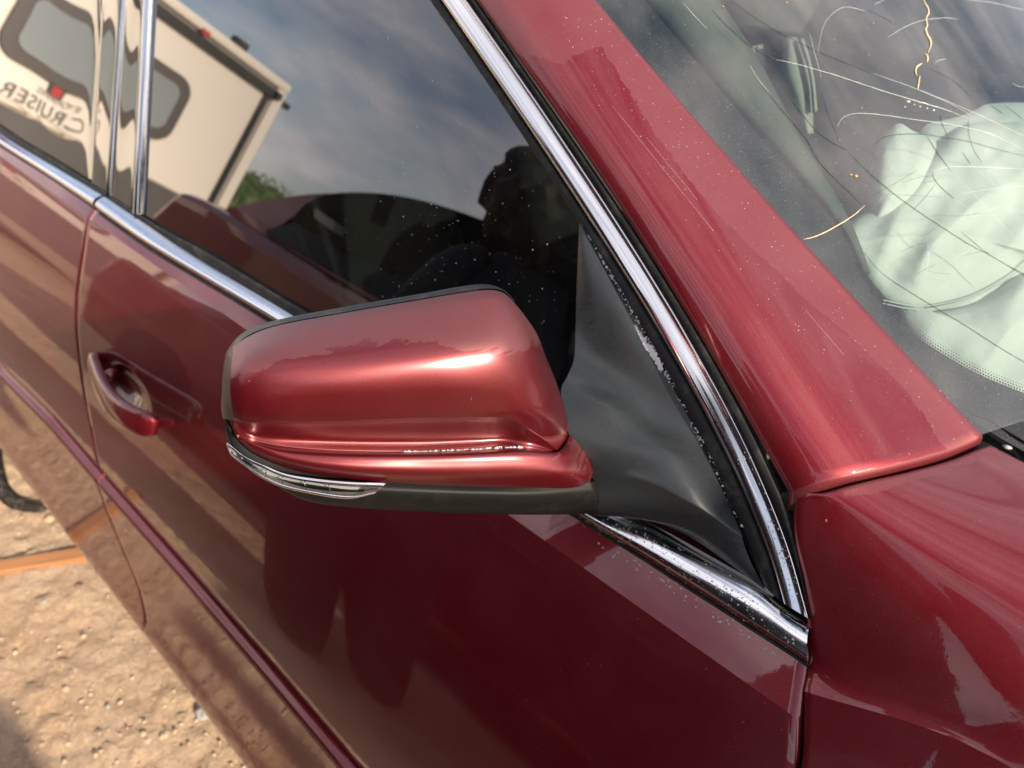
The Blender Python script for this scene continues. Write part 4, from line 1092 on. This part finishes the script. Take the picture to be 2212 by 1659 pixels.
lobe_back = [(1985,292),(1996,272),(2018,264),(2060,255),(2088,246),(2118,232),(2138,224),(2212,222),(2330,235),(2400,420),(2320,640),(2150,640),(2010,540),(1960,430),(1950,350)]
under = [(1870,560),(1900,520),(1990,500),(2200,480),(2420,500),(2460,900),(2300,960),(2150,900),(2010,800),(1930,690),(1885,620)]
ab = pillow(lobe_back, (2180, 420), -.088, .030, 3.1)
lobe_left = [(1875,462),(1876,400),(1883,355),(1895,315),(1915,288),(1932,270),(1948,267),(1968,280),(1990,290),(2020,300),(2040,330),(2020,400),(1970,470),(1920,520),(1870,530)]
ob = pillow(lobe_left, (1945, 385), -.078, .034, 8.2, ab, 'airbag_fold', .008, 20, 80)
lobe_main = [(1806,520),(1822,492),(1850,470),(1885,452),(1930,425),(1962,395),(2000,345),(2040,300),(2080,272),(2140,262),(2280,280),(2380,420),(2360,560),(2230,560),(2180,600),(2110,640),(2040,660),(1970,668),(1915,655),(1870,610),(1835,560)]
pillow(lobe_main, (2060, 500), -.070, .036, 1.7, ab, 'airbag_fold', .012, 34, 130)
lobe_low = [(1925,640),(1975,672),(2040,668),(2110,648),(2180,606),(2250,570),(2400,600),(2420,800),(2350,900),(2212,890),(2120,860),(2020,790),(1955,720)]
pillow(lobe_low, (2170, 730), -.078, .032, 5.5, ab, 'airbag_fold', .010, 24, 90)
pillow(under, (2160, 680), -.092, .022, 9.4, ab, 'airbag_fold', .010, 24, 90)
vs = []; fs = []
for off in (0, 7):
    P = pxcurve([(1905,655-off),(1975,668-off),(2040,662-off),(2110,640-off),(2180,600-off),(2230,562-off)], 60, fW(-.058))
    tube(vs, fs, P, .0006, 4)
ob = mesh('airbag_seam', vs, fs, M['airbag']); ob.parent = ab
car['kind_note'] = ''
del car['kind_note']

# ================================================================ SURROUNDINGS SEEN IN THE REFLECTIONS, AND ADDED SHADE CASTERS
# caravan: side wall from corner A to B, seen in the door glass
A0 = Vector((7.5, 4.15, 0)); B0 = Vector((7.6, .35, 0)); u = (B0-A0).normalized(); Lw = 6.2
van = empty('caravan', A0, math.atan2(u.y, u.x), label='white caravan with dark framed windows and grey lettering, behind the photographer', category='caravan')
# local frame: x along the wall away from the front corner, y: left of x.  Outer face must look at the car.
s_ = 1 if Vector((-u.y, u.x, 0)).dot(Vector((1, 0, 0))-A0) > 0 else -1
def vb(name, lo, hi, m, bev=0, par=None):
    vs = []; fs = []; a = (lo[0], min(lo[1]*s_, hi[1]*s_), lo[2]); b = (hi[0], max(lo[1]*s_, hi[1]*s_), hi[2]); box(vs, fs, a, b)
    o = mesh(name, vs, fs, m, par or van, smooth=False)
    if bev: bevel(o, bev, 3)
    return o
vb('wall', (0, -2.3, .86), (Lw, 0, 2.38), M['white'], .03)
vb('skirt', (0.1, -2.2, .45), (Lw, -.02, .86), M['van_grey'])
vb('roof_edge', (-.06, -2.3, 2.33), (Lw, .06, 2.43), M['white'], .03)
vb('awning_rail', (.03, .004, 2.21), (Lw, .05, 2.30), M['black'])
vb('corner_strip', (.10, .004, .9), (.16, .03, 2.21), M['black'])
vb('corner_moulding', (-.05, -.05, .95), (.07, .045, 2.36), M['white'], .02)
for xa, xb_, za, zb_ in ((.82, 2.37, 1.22, 1.88),):
    def rr_(name, xa, xb, za, zb, y0, y1, r, m):
        pts = []
        for cx, cz, a0 in ((xb-r, zb-r, 0), (xa+r, zb-r, 90), (xa+r, za+r, 180), (xb-r, za+r, 270)):
            for k in range(7): a = R(a0+15*k); pts.append((cx+r*math.cos(a), cz+r*math.sin(a)))
        n = len(pts); vs = [Vector((x, y0*s_, z)) for x, z in pts]+[Vector((x, y1*s_, z)) for x, z in pts]
        fs = [tuple(range(n)), tuple(range(2*n-1, n-1, -1))]+[(k, (k+1) % n, (k+1) % n+n, k+n) for k in range(n)]
        return mesh(name, vs, fs, m, van, smooth=False)
    rr_('window_frame', xa, xb_, za, zb_, 0, .035, .17, M['van_frame']); rr_('window', xa+.10, xb_-.10, za+.10, zb_-.10, .03, .045, .10, M['van_glass'])
vb('marker_lamp', (.95, .03, 2.31), (1.03, .08, 2.36), M['logo']); vb('awning_bracket', (.02, .05, 2.22), (.08, .1, 2.29), M['black']); vb('awning_bracket', (-.16, -.05, 2.20), (-.04, .02, 2.26), M['black']); vb('awning_bracket', (.55, -.05, 2.43), (.70, .05, 2.50), M['black'])
for x_ in (2.9, 4.6): vb('wall_joint', (x_, .0, .88), (x_+.02, .006, 2.2), M['letter2'])
def text(body, x, z, size, m, par, mirror=1, ext=.004):
    c = bpy.data.curves.new('t', 'FONT'); c.body = body; c.size = size; c.extrude = ext; c.align_x = 'LEFT'; c.space_character = 1.08
    t = bpy.data.objects.new('t', c); scene.collection.objects.link(t); bpy.context.view_layer.update()
    me = bpy.data.meshes.new_from_object(t); bpy.data.objects.remove(t)
    o = bpy.data.objects.new('lettering', me); scene.collection.objects.link(o); me.materials.clear(); me.materials.append(m)
    o.parent = par
    # text runs so that a person in front of the wall reads it left to right
    if s_ > 0: o.matrix_basis = Matrix(((-1, 0, 0, x), (0, 0, 1, .012), (0, 1, 0, z), (0, 0, 0, 1)))
    else: o.matrix_basis = Matrix(((1, 0, 0, x), (0, 0, -1, -.012), (0, 1, 0, z), (0, 0, 0, 1)))
    return o
TX = 1.51
if s_ > 0: text('CRUISER', TX+.80, .93, .17, M['letter'], van); text('TOURING', TX+.66, 1.085, .075, M['letter2'], van)
else: text('CRUISER', TX, .93, .17, M['letter'], van); text('TOURING', TX+.1, 1.085, .075, M['letter2'], van)
for cx_, w_ in ((TX+.20, .17), (TX+.62, .24)):
    vs = []; fs = []
    for k in range(40):
        a = 2*math.pi*k/40
        for q_ in (1, .72): vs.append(Vector((cx_+w_*q_*math.cos(a), .004*s_, .885+.035*q_*math.sin(a)+.02*math.cos(a))))
    for k in range(40): a = 2*k; b = (2*k+2) % 80; fs.append((a, b, b+1, a+1))
    mesh('decal', vs, fs, M['decal'], van)
vb('badge', (TX+.22, .0, 1.12), (TX+.37, .015, 1.235), M['logob']); vb('badge', (TX+.24, .012, 1.13), (TX+.33, .022, 1.22), M['logo'], .02)
vs = []; fs = []
for x in (3.0, 3.8):
    for k in range(24):
        a = 2*math.pi*k/24
        vs.append(Vector((x+.33*math.cos(a), -.05*s_, .34+.33*math.sin(a)))); vs.append(Vector((x+.33*math.cos(a), -.25*s_, .34+.33*math.sin(a))))
    b = len(vs)-48
    for k in range(24):
        p, q_ = b+2*k, b+2*((k+1) % 24); fs.append((p, q_, q_+1, p+1))
    fs.append(tuple(b+2*k for k in range(24)))
    o = mesh('wheel', vs, fs, M['tyre'], van); vs = []; fs = []

# second red car, parked parallel behind the photographer
def side_prism(name, pl, y0, y1, m, par, tum=0.0, z0=1.0, bev=.04, sm_=False):
    if sm_: pl = [(q_.x, q_.y) for q_ in resample(V2(pl), 40)]
    n = len(pl); vs = []
    for s_1, yy in ((1, y0), (-1, y1)):
        for x, z in pl: vs.append(Vector((x, yy+s_1*max(0, z-z0)*tum, z)))
    fs = [tuple(range(n)), tuple(range(2*n-1, n-1, -1))]+[(k, (k+1) % n, (k+1) % n+n, k+n) for k in range(n)]
    o = mesh(name, vs, fs, m, par, smooth=False)
    if bev: bevel(o, bev, 3)
    return o
pc = empty('parked_car', (0, 0, 0), label='second dark red car parked behind the photographer, seen in reflections', category='car')
side_prism('body', [(-1.2,.28),(-1.3,.6),(-1.1,.82),(-.3,.96),(2,.97),(3.3,1.0),(3.62,.99),(3.74,.8),(3.7,.3)], 1.42, 3.2, M['paint'], pc, 0, 1, .07)
side_prism('cabin', [(-.2,.94),(.55,1.38),(1.0,1.455),(1.5,1.47),(2.05,1.455),(2.5,1.39),(2.93,1.25),(3.35,.98)], 1.50, 3.12, M['paint'], pc, .38, 1.0, 0, True)
side_prism('side_window', [(.05,.99),(.62,1.34),(1.05,1.40),(1.5,1.412),(2.0,1.40),(2.4,1.34),(2.75,1.22),(2.95,1.0)], 1.485, 1.56, M['dark_glass'], pc, .38, 1.0, 0, True)
side_prism('sticker', [(2.50,1.14),(2.64,1.155),(2.645,1.19),(2.505,1.175)], 1.475, 1.5, M['drop'], pc, .38, 1.0, 0)
side_prism('sill', [(-.4,.14),(-.4,.28),(2.6,.28),(2.6,.14)], 1.47, 3.1, M['black'], pc, 0)
for x in (-.65, 2.95):
    vs = []; fs = []
    for k in range(28):
        a = 2*math.pi*k/28
        for yy in (1.41, 1.62): vs.append(Vector((x+.33*math.cos(a), yy, .33+.33*math.sin(a))))
    for k in range(28): fs.append((2*k, 2*((k+1) % 28), 2*((k+1) % 28)+1, 2*k+1))
    fs.append(tuple(2*k for k in range(28))); mesh('wheel', vs, fs, M['tyre'], pc)
# unseen van added ahead of both cars: its shadow lies over the ground between them
vn = empty('shade_van', (0, 0, 0), label='grey van shape added ahead of both red cars, outside the picture, to shade the ground', category='van')
M['caster_grey'] = mat('shade_caster_grey', (.12, .125, .13), .4, 0, .5)
side_prism('body', [(-6.4,.35),(-6.5,.9),(-6.1,1.15),(-5.5,1.65),(-5.2,1.74),(-2.3,1.76),(-2.1,1.66),(-2.05,.35)], .785, 2.7, M['caster_grey'], vn, .04, 1.0, .06)
side_prism('side_window', [(-5.75,1.1),(-5.4,1.55),(-4.7,1.57),(-4.7,1.1)], .78, .83, M['dark_glass'], vn, .04, 1.0, 0)
vs = []; fs = []; box(vs, fs, (-2.06, 1.0, 1.05), (-2.02, 1.65, 1.5)); mesh('rear_window', vs, fs, M['dark_glass'], vn, smooth=False)
vs = []; fs = []; box(vs, fs, (-2.06, 1.75, 1.05), (-2.02, 2.4, 1.5)); mesh('rear_window', vs, fs, M['dark_glass'], vn, smooth=False)
sb = empty('shade_board', (-2.0, .315, 0), label='plain grey board on a single post, added out of view to shade the car door', category='board')  # unseen board, added to keep direct sun off the door
vs = []; fs = []; box(vs, fs, (-.012, -.145, 1.42), (.012, .145, 2.07)); mesh('panel', vs, fs, M['caster_grey'], sb, smooth=False)
vs = []; fs = []; tube(vs, fs, [Vector((-.03, -.05, 0)), Vector((-.03, -.05, 2.0))], .02, 8); mesh('post', vs, fs, M['caster_grey'], sb)
for x in (-5.6, -2.9):
    vs = []; fs = []
    for k in range(28):
        a = 2*math.pi*k/28
        for yy in (.82, 1.05): vs.append(Vector((x+.34*math.cos(a), yy, .34+.34*math.sin(a))))
    for k in range(28): fs.append((2*k, 2*((k+1) % 28), 2*((k+1) % 28)+1, 2*k+1))
    fs.append(tuple(2*k for k in range(28))); mesh('wheel', vs, fs, M['tyre'], vn)

# people (skin-modifier bodies)
def person(loc, rz, joints, edges, radii, label, hair=.12, name='person', parts=None):
    e = empty(name, loc, rz, label=label, category='person')
    me = bpy.data.meshes.new('body'); me.from_pydata(joints, edges, []); me.update()
    o = bpy.data.objects.new('body', me); scene.collection.objects.link(o); o.parent = e; me.materials.append(M['cloth'])
    o.modifiers.new('skin', 'SKIN').use_smooth_shade = True
    for i, r in enumerate(radii): me.skin_vertices[0].data[i].radius = (r, r*.85)
    me.skin_vertices[0].data[0].use_root = True
    s = o.modifiers.new('sub', 'SUBSURF'); s.levels = 1; s.render_levels = 2
    hd = Vector(joints[3])
    bm = bmesh.new(); bmesh.ops.create_uvsphere(bm, u_segments=20, v_segments=14, radius=1)
    for v in bm.verts: v.co = Vector((v.co.x*.095, v.co.y*.08, v.co.z*.125))+hd+Vector((0, 0, .02))
    m2 = bpy.data.meshes.new('head'); bm.to_mesh(m2); bm.free(); m2.materials.append(M['skin']); h = bpy.data.objects.new('head', m2); scene.collection.objects.link(h); h.parent = e
    bm = bmesh.new(); bmesh.ops.create_icosphere(bm, subdivisions=4, radius=1)
    for v in bm.verts:
        n_ = 1+.18*noise.noise(v.co*5)
        v.co = Vector((v.co.x*(.10+hair*.3), v.co.y*(.09+hair*.3), v.co.z*(.12+hair*.2)))*n_+hd+Vector((-.02, 0, .05))
    m3 = bpy.data.meshes.new('hair'); bm.to_mesh(m3); bm.free(); m3.materials.append(M['hair']); h = bpy.data.objects.new('hair', m3); scene.collection.objects.link(h); h.parent = e
    return e
def bodyj(handL, handR, elL, elR):
    J = [(0,0,.98), (.0,0,1.25), (.01,0,1.46), (.05,0,1.60), (0,.20,1.42), elL, handL, (0,-.20,1.42), elR, handR, (0,.11,.92), (.02,.12,.50), (0,.13,.06), (.12,.14,.03), (0,-.11,.92), (.02,-.12,.50), (0,-.13,.06), (.12,-.14,.03)]
    E_ = [(0,1),(1,2),(2,3),(2,4),(4,5),(5,6),(2,7),(7,8),(8,9),(0,10),(10,11),(11,12),(12,13),(0,14),(14,15),(15,16),(16,17)]
    Rr_ = [.19,.20,.085,.06,.09,.065,.04,.09,.065,.04,.15,.15,.13,.06,.15,.15,.13,.06]
    return J, E_, Rr_
J, E_, Rd = bodyj((.30, .12, 1.40), (.34, -.06, 1.38), (.16, .30, 1.14), (.12, -.30, 1.14))
# the photographer stands just behind the camera, looking along it
pz = Vector((.16, .90, 0)); J = [(a, b, c-(.0)) for a, b, c in J]
person(pz, R(235), J, E_, Rd, 'photographer in dark clothes holding a phone with both hands beside the car')
vs = []; fs = []; box(vs, fs, (-.04, -.08, -.006), (.04, .08, .006))
ph = mesh('phone', vs, fs, M['black'], smooth=False); bevel(ph, .004, 2)
ph.matrix_world = Matrix.Translation(CAM-axv*.012-rt*.0) @ M3.to_4x4() @ Matrix.Rotation(0, 4, 'Z') @ Matrix.Translation((.0, -.0, .006)) @ Matrix.Rotation(R(90), 4, 'Z')
tag(ph, label='black phone held up in front of the photographer', category='phone')
J, E_, Rd = bodyj((.12, .16, .95), (.12, -.16, .95), (.0, .23, 1.14), (.0, -.23, 1.14))
J[4] = (0, .16, 1.40); J[7] = (0, -.16, 1.40)
b_ = person(Vector((1.10, .86, 0)), R(225), J, E_, Rd, 'bystander with bushy dark hair in dark clothes standing between the two red cars', .35); b_.scale = (.98, .98, .84)
# trees at the horizon
def tree(x, y, h, r, label, seed):
    random.seed(seed); e = empty('tree', (x, y, 0), 0, label=label, category='tree', group='trees far behind the photographer')
    vs = []; fs = []; tube(vs, fs, [Vector((0, 0, 0)), Vector((.1, 0, h*.3)), Vector((0, .1, h*.6)), Vector((.1, 0, h*.85))], [h*.04, h*.03, h*.02, h*.008], 7)
    for k in range(6):
        a = k*1.05; z = h*(.35+.08*k); tube(vs, fs, [Vector((0, 0, z)), Vector((math.cos(a)*r*.6, math.sin(a)*r*.6, z+h*.15))], [h*.014, h*.005], 5)
    mesh('trunk', vs, fs, M['bark'], e); vs = []; fs = []
    for k in range(1500):
        c = Vector((random.gauss(0, 1), random.gauss(0, 1), random.gauss(0, 1))).normalized()*random.uniform(.5, 1)
        c = Vector((c.x*r, c.y*r, h*.62+c.z*h*.36)); c += Vector((noise.noise(c*.8), noise.noise(c*.8+Vector((5, 0, 0))), 0))*r*.4
        s = h*.03; b = len(vs)
        a = Vector((random.gauss(0, 1), random.gauss(0, 1), random.gauss(0, 1))).normalized(); o_ = a.orthogonal().normalized()
        vs += [c+a*s, c+o_*s*.6, c-a*s, c-o_*s*.6]; fs.append((b, b+1, b+2, b+3))
    mesh('crown', vs, fs, M['foliage'], e, smooth=False)
lbs = ['low broad tree at the left end of the far row', 'taller tree in the middle of the far row', 'rounded tree right of the tallest one', 'thin tree with sparse crown in the far row', 'bushy tree at the right end of the far row']
for k, (az, D, h, r) in enumerate(((34, 34, 2.9, 2.6), (38, 38, 2.6, 3), (52, 30, 4.0, 3), (66, 32, 6.5, 3.6), (84, 30, 5.5, 3.5))):
    tree(D*math.cos(R(az)), D*math.sin(R(az)), h, r, lbs[k], k+2)
for nm_, az0, az1, D in (('hedge', 20, 62, 26), ('hedge', 64, 125, 24)):
    vs = []; fs = []; n = 90
    for i in range(n+1):
        a = R(az0+(az1-az0)*i/n)
        for j, (dd, zz) in enumerate(((0, 0), (-.2, .8), (0, 1.6), (.5, 2.0), (1.2, 1.7), (1.4, 0))):
            k = noise.noise(Vector((i*.45, j*.8, az0)))*.55
            vs.append(Vector(((D+dd+k)*math.cos(a), (D+dd+k)*math.sin(a), max(0, zz+k*(1 if zz > 1 else 0)))))
    for i in range(n):
        for j in range(5): a = i*6+j; fs.append((a, a+6, a+7, a+1))
    tag(mesh(nm_, vs, fs, M['foliage'], smooth=False), label='dark hedge far off on the left, behind the caravan' if az0 == 20 else 'dark hedge far off behind the photographer', category='hedge')
# paint-coated fix-ups: assign names
for o in scene.objects:
    if o.type == 'MESH' and not o.data.materials: o.data.materials.append(M['black'])
